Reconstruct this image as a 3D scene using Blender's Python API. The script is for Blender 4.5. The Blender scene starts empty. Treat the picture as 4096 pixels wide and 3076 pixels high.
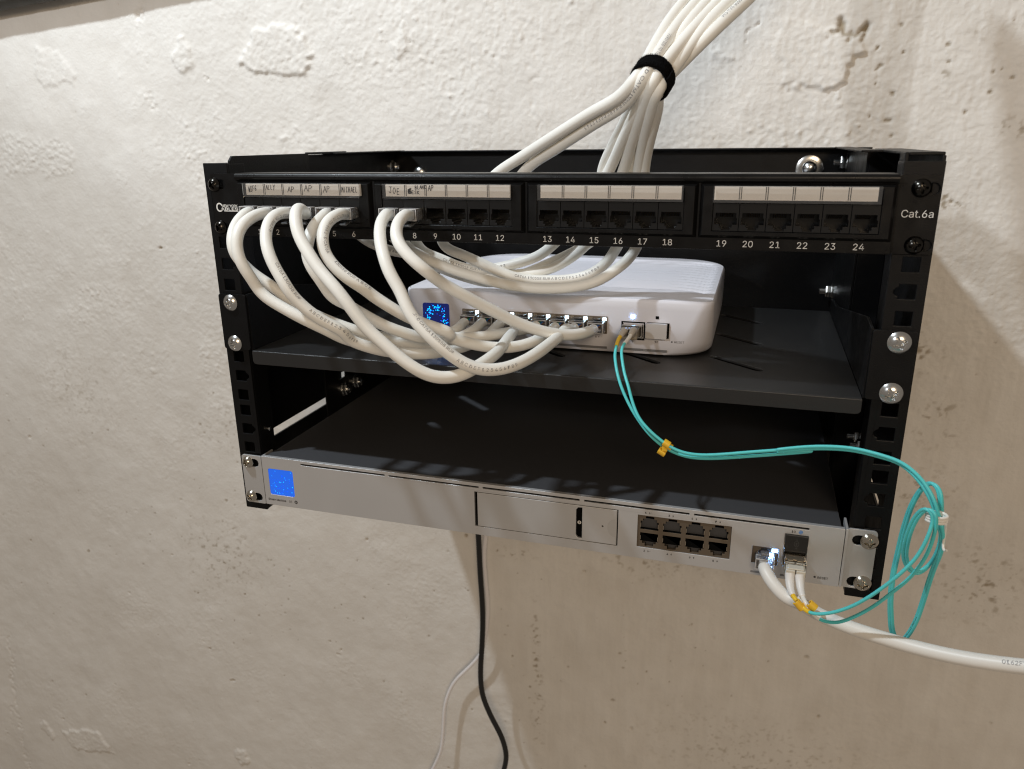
import bpy, math, random
import numpy as np
from mathutils import Vector, Matrix, Euler
from mathutils.geometry import tessellate_polygon

rnd = random.Random(7)
SC = bpy.context.scene
COL = SC.collection
MM = 0.001

# ------------------------------------------------------------ camera, light
RM = Matrix(((0.95408588, 0.29932612, -0.01113542), (-0.08070795, 0.2926977, 0.95279289), (0.28845512, -0.90814753, 0.30341674)))
CAM = Vector((0.1466, -0.4846, 0.2866))
cam = bpy.data.cameras.new('camera')
co = bpy.data.objects.new('camera', cam)
COL.objects.link(co)
co.matrix_world = Matrix.Translation(CAM) @ RM.transposed().to_4x4()
cam.sensor_width = 9.8
cam.sensor_fit = 'HORIZONTAL'
cam.lens = 9.8 * 3061.49 / 4096
cam.clip_start = 0.02
cam.clip_end = 20
cam.dof.use_dof = True
cam.dof.focus_distance = 0.545
cam.dof.aperture_fstop = 3.4
SC.camera = co

w = bpy.data.worlds.new('World')
SC.world = w
w.use_nodes = True
w.node_tree.nodes['Background'].inputs[0].default_value = (1.0, 0.87, 0.74, 1)
w.node_tree.nodes['Background'].inputs[1].default_value = 0.20

def lamp(kind, name, loc, energy, color, **kw):
    l = bpy.data.lights.new(name, kind)
    l.energy = energy
    l.color = color
    for k, v in kw.items():
        setattr(l, k, v)
    o = bpy.data.objects.new(name, l)
    COL.objects.link(o)
    o.location = loc
    return o

def aim(o, target):
    d = Vector(target) - o.location
    o.rotation_euler = d.to_track_quat('-Z', 'Y').to_euler()

L1 = lamp('POINT', 'ceiling_lamp', (-.62, -.34, 1.22), 46.0, (.84, .93, 1.0), shadow_soft_size=.026)
L2 = lamp('AREA', 'warm_fill', (1.0, -2.8, 1.25), 29.0, (1.0, .77, .53), shape='DISK', size=.9)  # broad warm fill added for the shaded wall, no known source
aim(L2, (0, .2, .1))
L3 = lamp('SPOT', 'upper_wall_spot', (-1.35, -2.7, 1.40), 112.0, (.90, .95, 1.0), spot_size=math.radians(55.5), spot_blend=.12, shadow_soft_size=.07)  # unseen spot, its upward cone shaped to cut light off the lower wall
aim(L3, (.0, .305, 1.66))

SC.view_settings.view_transform = 'Standard'
SC.view_settings.look = 'None'
SC.view_settings.exposure = 0.0
SC.view_settings.gamma = 1
SC.view_settings.use_curve_mapping = False
SC.cycles.max_bounces = 8
SC.cycles.filter_width = 1.15
SC.cycles.transmission_bounces = 6
SC.cycles.transparent_max_bounces = 6
SC.cycles.caustics_reflective = False
SC.cycles.caustics_refractive = False

# ------------------------------------------------------------ materials
def mat(name, col, rough=.5, metal=0., bump=0., bscale=900., spec=.5, noise=0., nscale=60., trans=0., emit=None, estr=0., coat=0., ior=1.5, rvar=0., speck=0.):
    m = bpy.data.materials.new(name)
    m.use_nodes = True
    N = m.node_tree.nodes
    L = m.node_tree.links
    b = N['Principled BSDF']
    b.inputs['Base Color'].default_value = (*col, 1)
    b.inputs['Roughness'].default_value = rough
    b.inputs['Metallic'].default_value = metal
    b.inputs['Specular IOR Level'].default_value = spec
    b.inputs['IOR'].default_value = ior
    b.inputs['Transmission Weight'].default_value = trans
    b.inputs['Coat Weight'].default_value = coat
    if emit:
        b.inputs['Emission Color'].default_value = (*emit, 1)
        b.inputs['Emission Strength'].default_value = estr
    tc = N.new('ShaderNodeTexCoord')
    if bump:
        n = N.new('ShaderNodeTexNoise')
        n.inputs['Scale'].default_value = bscale
        n.inputs['Detail'].default_value = 3
        L.new(tc.outputs['Object'], n.inputs['Vector'])
        bp = N.new('ShaderNodeBump')
        bp.inputs['Strength'].default_value = bump
        bp.inputs['Distance'].default_value = .0004
        L.new(n.outputs[0], bp.inputs['Height'])
        L.new(bp.outputs[0], b.inputs['Normal'])
    if noise:
        n = N.new('ShaderNodeTexNoise')
        n.inputs['Scale'].default_value = nscale
        n.inputs['Detail'].default_value = 5
        L.new(tc.outputs['Object'], n.inputs['Vector'])
        cr = N.new('ShaderNodeMixRGB')
        cr.blend_type = 'MIX'
        cr.inputs[1].default_value = (*[c * (1 - noise) for c in col], 1)
        cr.inputs[2].default_value = (*[min(1, c * (1 + noise)) for c in col], 1)
        L.new(n.outputs[0], cr.inputs[0])
        L.new(cr.outputs[0], b.inputs['Base Color'])
    if rvar:
        n = N.new('ShaderNodeTexNoise')
        n.inputs['Scale'].default_value = nscale * 1.7
        n.inputs['Detail'].default_value = 6
        L.new(tc.outputs['Object'], n.inputs['Vector'])
        mr = N.new('ShaderNodeMapRange')
        mr.inputs['From Min'].default_value = .3
        mr.inputs['From Max'].default_value = .7
        mr.inputs['To Min'].default_value = max(.02, rough - rvar)
        mr.inputs['To Max'].default_value = min(1, rough + rvar)
        L.new(n.outputs[0], mr.inputs['Value'])
        L.new(mr.outputs[0], b.inputs['Roughness'])
    return m

M_shelf_lit = mat('black_shelf_coat_lit', (.021, .021, .0215), .30, bump=.40, bscale=1900, spec=.5)  # lighter copy of the shelf's black, lamplight on the tray painted in
M_rail = mat('black_rail_paint', (.0050, .0050, .0054), .40, bump=.35, bscale=1400, spec=.20, rvar=.06)
M_panel = mat('black_panel_paint', (.0048, .0045, .0045), .32, spec=.24, bump=.18, bscale=1600, rvar=.07)
M_jack = mat('black_jack_plastic', (.007, .007, .0075), .28, spec=.42, bump=.05, bscale=900)
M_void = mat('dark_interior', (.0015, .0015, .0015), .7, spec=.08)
M_white_ink = mat('white_ink', (.72, .71, .68), .6)
M_label = mat('label_paper', (.82, .755, .67), .7, noise=.04, nscale=120)
M_line = mat('label_rule', (.02, .02, .02), .6)
M_pen = mat('pen_ink', (.012, .013, .02), .5)
def clear_mat(name, tint, rough, haze):
    """thin clear plastic: see-through with a fresnel reflection and a little milky haze"""
    m = bpy.data.materials.new(name)
    m.use_nodes = True
    N, L = m.node_tree.nodes, m.node_tree.links
    N.remove(N['Principled BSDF'])
    tr = N.new('ShaderNodeBsdfTransparent'); tr.inputs[0].default_value = (*tint, 1)
    gl = N.new('ShaderNodeBsdfGlossy'); gl.inputs['Roughness'].default_value = rough
    df = N.new('ShaderNodeBsdfDiffuse'); df.inputs[0].default_value = (.88, .88, .90, 1)
    fr = N.new('ShaderNodeFresnel'); fr.inputs[0].default_value = 1.5
    a = N.new('ShaderNodeMixShader'); a.inputs[0].default_value = haze
    L.new(tr.outputs[0], a.inputs[1]); L.new(df.outputs[0], a.inputs[2])
    b = N.new('ShaderNodeMixShader')
    L.new(fr.outputs[0], b.inputs[0]); L.new(a.outputs[0], b.inputs[1]); L.new(gl.outputs[0], b.inputs[2])
    L.new(b.outputs[0], N['Material Output'].inputs[0])
    return m
M_clear = clear_mat('clear_plastic', (.97, .97, .97), .05, .03)
M_plug = clear_mat('clear_plug_plastic', (.93, .93, .93), .04, .16)
M_plug_glint = clear_mat('plug_edge_glint', (.9, .9, .9), .05, .62)  # whitened clear plastic that paints highlights on the plug edges
M_cable = mat('cable_jacket', (.84, .83, .785), .45, bump=.10, bscale=420, noise=.05, nscale=45, spec=.45)
M_cable2 = mat('white_cable_jacket', (.80, .78, .74), .42, bump=.10, bscale=420, noise=.03, nscale=40)
M_ink = mat('grey_print_ink', (.32, .32, .33), .6)
M_screw_blk = mat('black_oxide_screw', (.045, .042, .038), .22, metal=1., noise=.3, nscale=500)
M_zinc = mat('bright_zinc', (.66, .66, .65), .24, metal=1.)
M_nickel = mat('nickel_screw', (.56, .52, .45), .19, metal=1., noise=.15, nscale=400)
M_silver = mat('anodised_silver', (.66, .66, .67), .40, metal=.55, bump=.14, bscale=3500, spec=.5, rvar=.07, nscale=14)
M_tray = mat('silver_drive_door', (.60, .60, .605), .44, metal=.5, bump=.1, bscale=3500, rvar=.06, nscale=18)
M_chassis = mat('dark_grey_steel', (.078, .079, .085), .46, metal=.25, bump=.22, bscale=2600)
M_ink_dark = mat('dark_print', (.05, .05, .055), .5)
M_ink_grey = mat('mid_grey_print', (.22, .22, .23), .5)
M_tan = mat('nickel_port_shield', (.17, .135, .10), .36, metal=.45)
M_tan2 = mat('bright_port_shield', (.42, .36, .28), .28, metal=.8)
M_led_off = mat('smoked_light_pipe', (.16, .16, .17), .3)
M_gold = mat('gold_contact', (.55, .36, .12), .3, metal=1.)
M_sw = mat('white_switch_plastic', (.72, .72, .78), .44, bump=.05, bscale=2500, spec=.4)
M_swline = mat('grey_strip', (.17, .17, .18), .5)
M_blue = mat('blue_screen', (.01, .03, .12), .12, emit=(.012, .13, .80), estr=.9)
M_navy = mat('navy_screen', (.004, .008, .04), .10, emit=(.004, .012, .12), estr=.8)
M_dot = mat('cyan_screen_dots', (.0, .1, .4), .3, emit=(.0, .36, 1.0), estr=2.6)
M_dot2 = mat('violet_screen_dots', (.0, .05, .4), .3, emit=(.10, .10, .9), estr=1.2)
M_dot3 = mat('blue_screen_dots', (.0, .05, .4), .3, emit=(.0, .06, 1.0), estr=1.6)
M_led = mat('white_blue_led', (.8, .9, 1), .3, emit=(.55, .80, 1.0), estr=9.)
M_ledhot = mat('bright_blue_led', (.8, .9, 1), .3, emit=(.26, .50, 1.0), estr=26.)
M_aqua = mat('aqua_fibre_jacket', (.10, .63, .65), .40, spec=.5, bump=.04, bscale=500)
M_yellow = mat('yellow_plastic', (.84, .50, .03), .42)
M_sleeve_y = mat('yellow_sleeve', (.86, .56, .03), .35)
M_sleeve_w = mat('white_sleeve', (.82, .80, .76), .35)
M_boot = mat('white_boot', (.78, .76, .74), .42)
M_boot2 = mat('beige_boot', (.50, .46, .41), .45)
M_lc = mat('beige_connector', (.28, .24, .18), .40)
M_lc2 = mat('cream_connector', (.62, .58, .50), .40)
M_chrome = mat('polished_steel', (.70, .68, .64), .14, metal=1.)
M_velcro = mat('black_hook_and_loop', (.004, .004, .0045), 1.0, bump=1., bscale=1400, spec=.05)
M_blackcord = mat('black_power_cord', (.008, .008, .008), .45)
M_whitecord = mat('white_thin_cord', (.84, .82, .84), .45)
M_pipe = mat('dark_grey_pipe', (.06, .058, .053), .6, metal=.2, bump=.5, bscale=160, noise=.4, nscale=70)
M_wire = {k: mat(k + '_wire', c, .4) for k, c in dict(orange=(.75, .25, .05), green=(.03, .32, .12), blue=(.05, .22, .6), brown=(.22, .10, .04), white=(.7, .7, .7)).items()}

# ------------------------------------------------------------ object helpers
def link(name, me, m=None, parent=None):
    o = bpy.data.objects.new(name, me)
    COL.objects.link(o)
    if m is not None and me is not None:
        me.materials.append(m)
    if parent is not None:
        o.parent = parent
    return o

def thing(name, label, cat, loc=(0, 0, 0), group=None):
    o = bpy.data.objects.new(name, None)
    o.empty_display_size = .01
    COL.objects.link(o)
    o.location = [v * MM for v in loc]
    o['label'] = label
    o['category'] = cat
    o['_ox'] = [v * MM for v in loc]
    if group:
        o['group'] = group
    return o

class MB:
    """collects millimetre geometry in world axes"""
    def __init__(s):
        s.v = []
        s.f = []
    def add(s, vs, fs):
        n = len(s.v)
        s.v += [tuple(v) for v in vs]
        s.f += [tuple(i + n for i in f) for f in fs]
        return s
    def box(s, x0, x1, y0, y1, z0, z1):
        return s.add([(x0, y0, z0), (x1, y0, z0), (x1, y1, z0), (x0, y1, z0), (x0, y0, z1), (x1, y0, z1), (x1, y1, z1), (x0, y1, z1)],
                     [(0, 3, 2, 1), (4, 5, 6, 7), (0, 1, 5, 4), (1, 2, 6, 5), (2, 3, 7, 6), (3, 0, 4, 7)])
    def plate(s, outer, holes, w0, w1, plane='xz'):
        def P(u, v, w):
            return {'xz': (u, w, v), 'yz': (w, u, v), 'xy': (u, v, w)}[plane]
        loops = [outer] + list(holes)
        tri = tessellate_polygon([[Vector((u, v, 0)) for u, v in l] for l in loops])
        flat = [p for l in loops for p in l]
        n = len(flat)
        vs = [P(u, v, w0) for u, v in flat] + [P(u, v, w1) for u, v in flat]
        fs = []
        for t in tri:
            fs.append(tuple(t))
            fs.append(tuple(i + n for i in reversed(t)))
        k = 0
        for l in loops:
            m = len(l)
            for i in range(m):
                a, b = k + i, k + (i + 1) % m
                fs.append((a, b, b + n, a + n))
            k += m
        return s.add(vs, fs)
    def lathe(s, prof, c, axis='-y', n=32):
        """prof: list of (r, h) outward along axis from c"""
        ring = []
        cx, cy, cz = c
        for r, h in prof:
            row = []
            for i in range(n):
                a = 2 * math.pi * i / n
                ca, sa = math.cos(a) * r, math.sin(a) * r
                if axis == '-y': row.append((cx + ca, cy - h, cz + sa))
                elif axis == 'y': row.append((cx + ca, cy + h, cz + sa))
                elif axis == '-x': row.append((cx - h, cy + ca, cz + sa))
                elif axis == 'x': row.append((cx + h, cy + ca, cz + sa))
                else: row.append((cx + ca, cy + sa, cz + h))
            ring += row
        fs = []
        for j in range(len(prof) - 1):
            for i in range(n):
                a, b = j * n + i, j * n + (i + 1) % n
                fs.append((a, b, b + n, a + n))
        fs.append(tuple(range(n)))
        fs.append(tuple(range((len(prof) - 1) * n, len(prof) * n))[::-1])
        return s.add(ring, fs)
    def build(s, name, m, parent=None, smooth=False, bevel=0., seg=2, angle=30):
        me = bpy.data.meshes.new(name)
        off = Vector((0, 0, 0))
        if parent is not None:
            off = parent.matrix_world_off if hasattr(parent, 'matrix_world_off') else world_off(parent)
        me.from_pydata([(x * MM - off[0], y * MM - off[1], z * MM - off[2]) for x, y, z in s.v], [], s.f)
        import bmesh
        bm = bmesh.new()
        bm.from_mesh(me)
        bmesh.ops.recalc_face_normals(bm, faces=bm.faces)
        bm.to_mesh(me)
        bm.free()
        if smooth:
            for p in me.polygons: p.use_smooth = True
            try:
                me.set_sharp_from_angle(angle=math.radians(38))
            except Exception:
                pass
        o = link(name, me, m, parent)
        if bevel:
            md = o.modifiers.new('edge', 'BEVEL')
            md.width = bevel * MM
            md.segments = seg
            md.limit_method = 'ANGLE'
            md.angle_limit = math.radians(angle)
            md.harden_normals = False
        return o

def world_off(o):
    v = Vector((0, 0, 0))
    while o is not None:
        v += Vector(o.location)
        o = o.parent
    return v

def rrect(x0, x1, z0, z1, r, n=4):
    pts = []
    for cx, cz, a0 in ((x1 - r, z0 + r, -90), (x1 - r, z1 - r, 0), (x0 + r, z1 - r, 90), (x0 + r, z0 + r, 180)):
        for i in range(n + 1):
            a = math.radians(a0 + 90 * i / n)
            pts.append((cx + r * math.cos(a), cz + r * math.sin(a)))
    return pts

def rect(x0, x1, z0, z1):
    return [(x0, z0), (x1, z0), (x1, z1), (x0, z1)]

def circ(cx, cz, r, n=20):
    return [(cx + r * math.cos(2 * math.pi * i / n), cz + r * math.sin(2 * math.pi * i / n)) for i in range(n)]

_tc = {}
FONT = None
try:
    import os
    FONT = bpy.data.fonts.load(os.path.join(bpy.utils.system_resource('DATAFILES'), 'fonts', 'Inter.woff2'))
except Exception:
    FONT = None      # the built-in face
def text_verts(s, off=0.):
    """flat text mesh in its own plane, unit size"""
    if (s, off) in _tc: return _tc[(s, off)]
    cu = bpy.data.curves.new('t', 'FONT')
    cu.body = s
    if FONT: cu.font = FONT
    cu.size = 1
    cu.offset = off
    cu.resolution_u = 3
    o = bpy.data.objects.new('t', cu)
    COL.objects.link(o)
    dg = bpy.context.evaluated_depsgraph_get()
    me = o.evaluated_get(dg).to_mesh()
    vs = [tuple(v.co) for v in me.vertices]
    fs = [tuple(p.vertices) for p in me.polygons]
    o.evaluated_get(dg).to_mesh_clear()
    bpy.data.objects.remove(o)
    bpy.data.curves.remove(cu)
    _tc[(s, off)] = (vs, fs)
    return vs, fs

def cap_height():
    return max(v[1] for v in text_verts('H')[0])

def text(mb, s, x, z, y, h, align='c', off=0., sx=1., slant=0., d=.08):
    """lettering facing -y; h = cap height in mm; z = vertical centre"""
    vs, fs = text_verts(s, off)
    if not vs: return mb
    xs = [v[0] for v in vs]
    x0, x1 = min(xs), max(xs)
    k = h / cap_height()
    wdt = (x1 - x0) * k * sx
    ox = {'c': x - wdt / 2, 'l': x, 'r': x - wdt}[align]
    mb.add([(ox + (v[0] - x0) * k * sx + slant * v[1] * k, y, z - h / 2 + v[1] * k) for v in vs], fs)
    return mb

def strokes(mb, lines, x, z, sx, sz, y, wd=.38):
    """pen strokes: polylines in a unit box"""
    for l in lines:
        for a, b in zip(l[:-1], l[1:]):
            ax, az, bx, bz = x + a[0] * sx, z + a[1] * sz, x + b[0] * sx, z + b[1] * sz
            dx, dz = bx - ax, bz - az
            n = math.hypot(dx, dz) or 1
            px, pz = -dz / n * wd / 2, dx / n * wd / 2
            ex, ez = dx / n * wd * .3, dz / n * wd * .3
            mb.add([(ax + px - ex, y, az + pz - ez), (ax - px - ex, y, az - pz - ez), (bx - px + ex, y, bz - pz + ez), (bx + px + ex, y, bz + pz + ez)], [(0, 1, 2, 3)])
    return mb

# ------------------------------------------------------------ cable sweep
def sample(pts, step=1.3, smooth=5):
    P = [np.array(p, float) for p in pts]
    P = [2 * P[0] - P[1]] + P + [2 * P[-1] - P[-2]]
    out = []
    for i in range(1, len(P) - 2):
        p0, p1, p2, p3 = P[i - 1], P[i], P[i + 1], P[i + 2]
        t0 = 0.
        t1 = t0 + max(1e-3, np.linalg.norm(p1 - p0)) ** .5
        t2 = t1 + max(1e-3, np.linalg.norm(p2 - p1)) ** .5
        t3 = t2 + max(1e-3, np.linalg.norm(p3 - p2)) ** .5
        n = max(2, int(np.linalg.norm(p2 - p1) / step))
        for k in range(n):
            t = t1 + (t2 - t1) * k / n
            A1 = (t1 - t) / (t1 - t0) * p0 + (t - t0) / (t1 - t0) * p1
            A2 = (t2 - t) / (t2 - t1) * p1 + (t - t1) / (t2 - t1) * p2
            A3 = (t3 - t) / (t3 - t2) * p2 + (t - t2) / (t3 - t2) * p3
            B1 = (t2 - t) / (t2 - t0) * A1 + (t - t0) / (t2 - t0) * A2
            B2 = (t3 - t) / (t3 - t1) * A2 + (t - t1) / (t3 - t1) * A3
            out.append((t2 - t) / (t2 - t1) * B1 + (t - t1) / (t2 - t1) * B2)
    out.append(P[-2])
    a = np.array(out)
    d = np.r_[0, np.cumsum(np.linalg.norm(np.diff(a, axis=0), axis=1))]
    m = max(4, int(d[-1] / step))
    u = np.linspace(0, d[-1], m + 1)
    a = np.stack([np.interp(u, d, a[:, i]) for i in range(3)], 1)
    for _ in range(smooth):
        b = a.copy()
        b[1:-1] = .25 * a[:-2] + .5 * a[1:-1] + .25 * a[2:]
        b[2:-2] = (a[:-4] + 4 * a[1:-3] + 6 * a[2:-2] + 4 * a[3:-1] + a[4:]) / 16
        a = b
    return a

def frames(a):
    T = np.gradient(a, axis=0)
    T /= np.linalg.norm(T, axis=1)[:, None]
    U = np.zeros_like(a)
    u = np.cross(T[0], [0.1, 0.2, 1.])
    u /= np.linalg.norm(u)
    for i in range(len(a)):
        u = u - T[i] * (u @ T[i])
        u /= np.linalg.norm(u)
        U[i] = u
    return T, U, np.cross(T, U)

def sweep(mb, a, r, n=18, cap=True):
    T, U, V = frames(a)
    m = len(a)
    rr = np.full(m, r) if np.isscalar(r) else np.asarray(r)
    vs = []
    for i in range(m):
        for k in range(n):
            t = 2 * math.pi * k / n
            vs.append(tuple(a[i] + rr[i] * (math.cos(t) * U[i] + math.sin(t) * V[i])))
    fs = []
    for i in range(m - 1):
        for k in range(n):
            k2 = (k + 1) % n
            fs.append((i * n + k, i * n + k2, (i + 1) * n + k2, (i + 1) * n + k))
    if cap:
        fs.append(tuple(range(n))[::-1])
        fs.append(tuple((m - 1) * n + k for k in range(n)))
    return mb.add(vs, fs)

CAMMM = np.array(CAM) * 1000
def print_on(mb, a, r, s, start, h=2.3, rot=0., flip=False, gap=1.12, spread=1.):
    """lettering wrapped on the jacket, on the side given by rot"""
    T = np.gradient(a, axis=0)
    T /= np.linalg.norm(T, axis=1)[:, None]
    d = np.r_[0, np.cumsum(np.linalg.norm(np.diff(a, axis=0), axis=1))]
    vs, fs = text_verts(s, .004)
    if not vs: return mb
    k = h / cap_height()
    pos = start
    out = []
    sg = -1 if flip else 1
    for v in vs:
        sarc = start + (sg * v[0] * k * spread)
        sarc = min(max(sarc, 0), d[-1])
        p = np.array([np.interp(sarc, d, a[:, i]) for i in range(3)])
        t = np.array([np.interp(sarc, d, T[:, i]) for i in range(3)])
        t /= np.linalg.norm(t)
        c = CAMMM - p
        c -= t * (c @ t)
        c /= np.linalg.norm(c)
        up = np.cross(c, t) * sg
        ang = rot + (v[1] * k - h / 2) / r
        nrm = c * math.cos(ang) + up * math.sin(ang)
        out.append(tuple(p + nrm * (r + .05)))
    return mb.add(out, fs)

def twist(a, i):
    return a

# ------------------------------------------------------------ plaster wall
def inpoly(X, Z, poly):
    r = np.zeros(X.shape, bool)
    n = len(poly)
    for i in range(n):
        x1, z1 = poly[i]
        x2, z2 = poly[(i + 1) % n]
        if z1 == z2: continue
        c = ((z1 > Z) != (z2 > Z)) & (X < (x2 - x1) * (Z - z1) / (z2 - z1) + x1)
        r ^= c
    return r

def build_wall():
    x0, x1, z0, z1, st = -1300., 1000., -960., 700., 1.45
    nx, nz = int((x1 - x0) / st), int((z1 - z0) / st)
    xs, zs = np.linspace(x0, x1, nx), np.linspace(z0, z1, nz)
    X, Z = np.meshgrid(xs, zs)
    rg = np.random.default_rng(11)
    fx = np.fft.fftfreq(nx, st)[None, :]
    fz = np.fft.fftfreq(nz, st)[:, None]
    f = np.hypot(fx, fz)
    def filt(sx, sz, a=None):
        a = rg.standard_normal((nz, nx)) if a is None else a
        g = np.exp(-2 * math.pi ** 2 * ((fx * sx) ** 2 + (fz * sz) ** 2))
        r = np.fft.ifft2(np.fft.fft2(a) * g).real
        return r
    def norm(a): return (a - a.mean()) / a.std()
    def fract(p, lo, hi):
        g = np.where(f > 0, np.maximum(f, 1e-6) ** (-p), 0) * np.exp(-(f * lo) ** 2) * (1 - np.exp(-(f * hi) ** 2))
        return norm(np.fft.ifft2(np.fft.fft2(rg.standard_normal((nz, nx))) * g).real)
    def blur(a, s): return filt(s, s, a)
    big = fract(1.8, 40, 500)
    mid = fract(1.5, 10, 90)
    fine = fract(1.0, 3.0, 16)
    grit = norm(filt(.9, .9))
    streak = norm(filt(1.0, 14)); streak2 = norm(filt(14, 1.0))
    wz = fract(1.4, 6, 60) * 6; wx = fract(1.4, 6, 60) * 6
    jag = fract(1.1, 3, 30)
    XW, ZW = X + wx * .9 + jag * 1.5, Z + wz * .9 + jag * 1.5
    XP, ZP = X + wx * .45 + jag * .8, Z + wz * .45 + jag * .8
    # zones
    smooth = 1 / (1 + np.exp((X + 520 + mid * 30 + (Z - 300) * .15) / 18)) * 1 / (1 + np.exp((-(Z - 170) + mid * 25) / 15))
    lower = 1 / (1 + np.exp((Z - 40 + mid * 30) / 45))
    right = 1 / (1 + np.exp((-(X + 120) + mid * 25) / 40))
    upper = 1 - lower
    H = big * .8 + mid * .20
    H += fine * (.045 + .07 * upper * (1 - smooth) - .01 * lower)
    rough2 = np.clip(norm(blur(rg.standard_normal((nz, nx)), 26)), -.4, 2.5)
    H += fine * np.clip(rough2, 0, 2) * (.05 * lower + .06 * upper * (1 - smooth * .7))
    H += grit * (.022 + .055 * upper * (1 - smooth) + .02 * right)
    H += streak * (.05 * right + .03) + streak2 * .03 * right * upper
    # stipple blobs
    st1 = norm(filt(1.7, 1.7))
    H += np.clip(st1 - 1.2, 0, 3) * .46 * np.clip(rough2 * .8 + .25, .08, 1.3) * (upper * (1 - smooth * .8) + .25)
    dirt = np.zeros_like(X)
    def raised(poly, h, s=1.6, tex=.5):
        nonlocal H
        m = inpoly(XP, ZP, poly).astype(float)
        m = blur(m, s)
        H = H + m * (h + tex * fine + tex * .5 * np.clip(st1, -1, 2))
        return m
    for poly, h, t in PATCHES:
        raised(poly, h, 1.3, t)
    # plate with a casting lower right edge
    m = raised(RING, 3.6, .9, .05)
    tilt = np.clip((X - 140) / 90, 0, 1) * .7 + .15 + np.clip((370 - Z) / 60, 0, 1) * .3
    H = H - m * 3.6 * (1 - np.clip(tilt, 0, 1.1))
    b = blur(inpoly(XW, ZW, BARE).astype(float), 1.0)
    H -= b * 4.0
    dirt = np.maximum(dirt, b * .9)
    # plaster line
    for poly, wd, dp in CRACKS:
        for (ax, az), (bx, bz) in zip(poly[:-1], poly[1:]):
            L2 = (bx - ax) ** 2 + (bz - az) ** 2
            t = np.clip(((XW - ax) * (bx - ax) + (ZW - az) * (bz - az)) / L2, 0, 1)
            d = np.hypot(XW - ax - t * (bx - ax), ZW - az - t * (bz - az))
            H -= dp * np.exp(-(d / wd) ** 2) * (.6 + .4 * np.clip(jag, -1, 1))
    # pits
    pits = []
    for (px, pz) in HOLES:
        pits.append((px, pz, rnd.uniform(.9, 1.8), rnd.uniform(1.0, 2.0), .8))
    n = 0
    for _ in range(1000):
        px, pz = rnd.uniform(x0 + 20, x1 - 20), rnd.uniform(z0 + 20, z1 - 20)
        lowr = pz < 40
        if not lowr and rnd.random() < .35: continue
        r = .75 + rnd.random() ** 5 * 1.7
        pits.append((px, pz, r, r * rnd.uniform(.5, 1.1), rnd.random() ** 1.5 * (.75 if lowr or px > 150 else .5)))
    for cx, cz, sx, sz, nn in CLUSTERS:
        for _ in range(nn):
            r = rnd.uniform(.7, 1.6)
            pits.append((rnd.gauss(cx, sx), rnd.gauss(cz, sz), r, r * .6, rnd.uniform(.4, .8)))
    jj = jag * .22
    for px, pz, r, dp, dd in pits:
        i0, i1 = int((px - x0 - 4 * r) / st), int((px - x0 + 4 * r) / st) + 2
        k0, k1 = int((pz - z0 - 4 * r) / st), int((pz - z0 + 4 * r) / st) + 2
        if i0 < 0 or k0 < 0 or i1 >= nx or k1 >= nz: continue
        s = (slice(k0, k1), slice(i0, i1))
        e = rnd.uniform(.6, 1.6)
        q = np.hypot((X[s] - px) * e, Z[s] - pz) / r
        g = np.exp(-(q * (1 + jj[s])) ** 4)
        H[s] -= g * dp
        H[s] += np.exp(-((q - 1.5) * 2) ** 2) * dp * .10
        dirt[s] = np.maximum(dirt[s], g * dd)
    # brown scars and old drip line
    for cx, cz, sx, sz, a in STAINS:
        g = np.exp(-((X - cx) / sx) ** 2 - ((Z - cz) / sz) ** 2)
        d = g * np.clip(fine * .5 + jag * .5 - .45, 0, 1.2) * a
        dirt = np.maximum(dirt, np.clip(d, 0, .8))
        H -= np.clip(d, 0, 1) * .7
    keep = 1 - np.exp(-((X - 0) / 240) ** 6 - ((Z - 140) / 140) ** 6)
    H = np.clip(H, -6, 6.5)
    Y = 306. - H
    Y = np.maximum(Y, 299.5)
    V = np.stack([X, Y, Z], -1).reshape(-1, 3) * MM
    me = bpy.data.meshes.new('wall')
    nv = nx * nz
    me.vertices.add(nv)
    me.vertices.foreach_set('co', V.ravel().astype(np.float32))
    idx = np.arange(nv).reshape(nz, nx)
    q = np.stack([idx[:-1, :-1], idx[:-1, 1:], idx[1:, 1:], idx[1:, :-1]], -1).reshape(-1, 4)
    nf = len(q)
    me.loops.add(nf * 4)
    me.loops.foreach_set('vertex_index', q.ravel().astype(np.int32))
    me.polygons.add(nf)
    me.polygons.foreach_set('loop_start', (np.arange(nf) * 4).astype(np.int32))
    me.polygons.foreach_set('use_smooth', np.ones(nf, bool))
    me.update(calc_edges=True)
    at = me.attributes.new('dirt', 'FLOAT', 'POINT')
    at.data.foreach_set('value', np.clip(dirt, 0, 1).ravel().astype(np.float32))
    at = me.attributes.new('tone', 'FLOAT', 'POINT')
    tone = .5 + .13 * big + .10 * mid + .10 * norm(blur(streak, 3)) * right - .10 * lower
    at.data.foreach_set('value', np.clip(tone, 0, 1).ravel().astype(np.float32))
    m = bpy.data.materials.new('painted_plaster')
    m.use_nodes = True
    N, L = m.node_tree.nodes, m.node_tree.links
    b = N['Principled BSDF']
    b.inputs['Roughness'].default_value = .62
    b.inputs['Specular IOR Level'].default_value = .35
    def A(nm):
        a = N.new('ShaderNodeAttribute'); a.attribute_name = nm; return a.outputs['Fac']
    r = N.new('ShaderNodeValToRGB')
    r.color_ramp.elements[0].color = (.70, .67, .625, 1)
    r.color_ramp.elements[1].color = (.79, .77, .735, 1)
    L.new(A('tone'), r.inputs[0])
    mx = N.new('ShaderNodeMixRGB')
    mx.inputs[2].default_value = (.27, .21, .13, 1)
    L.new(A('dirt'), mx.inputs[0])
    L.new(r.outputs[0], mx.inputs[1])
    tc = N.new('ShaderNodeTexCoord')
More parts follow.
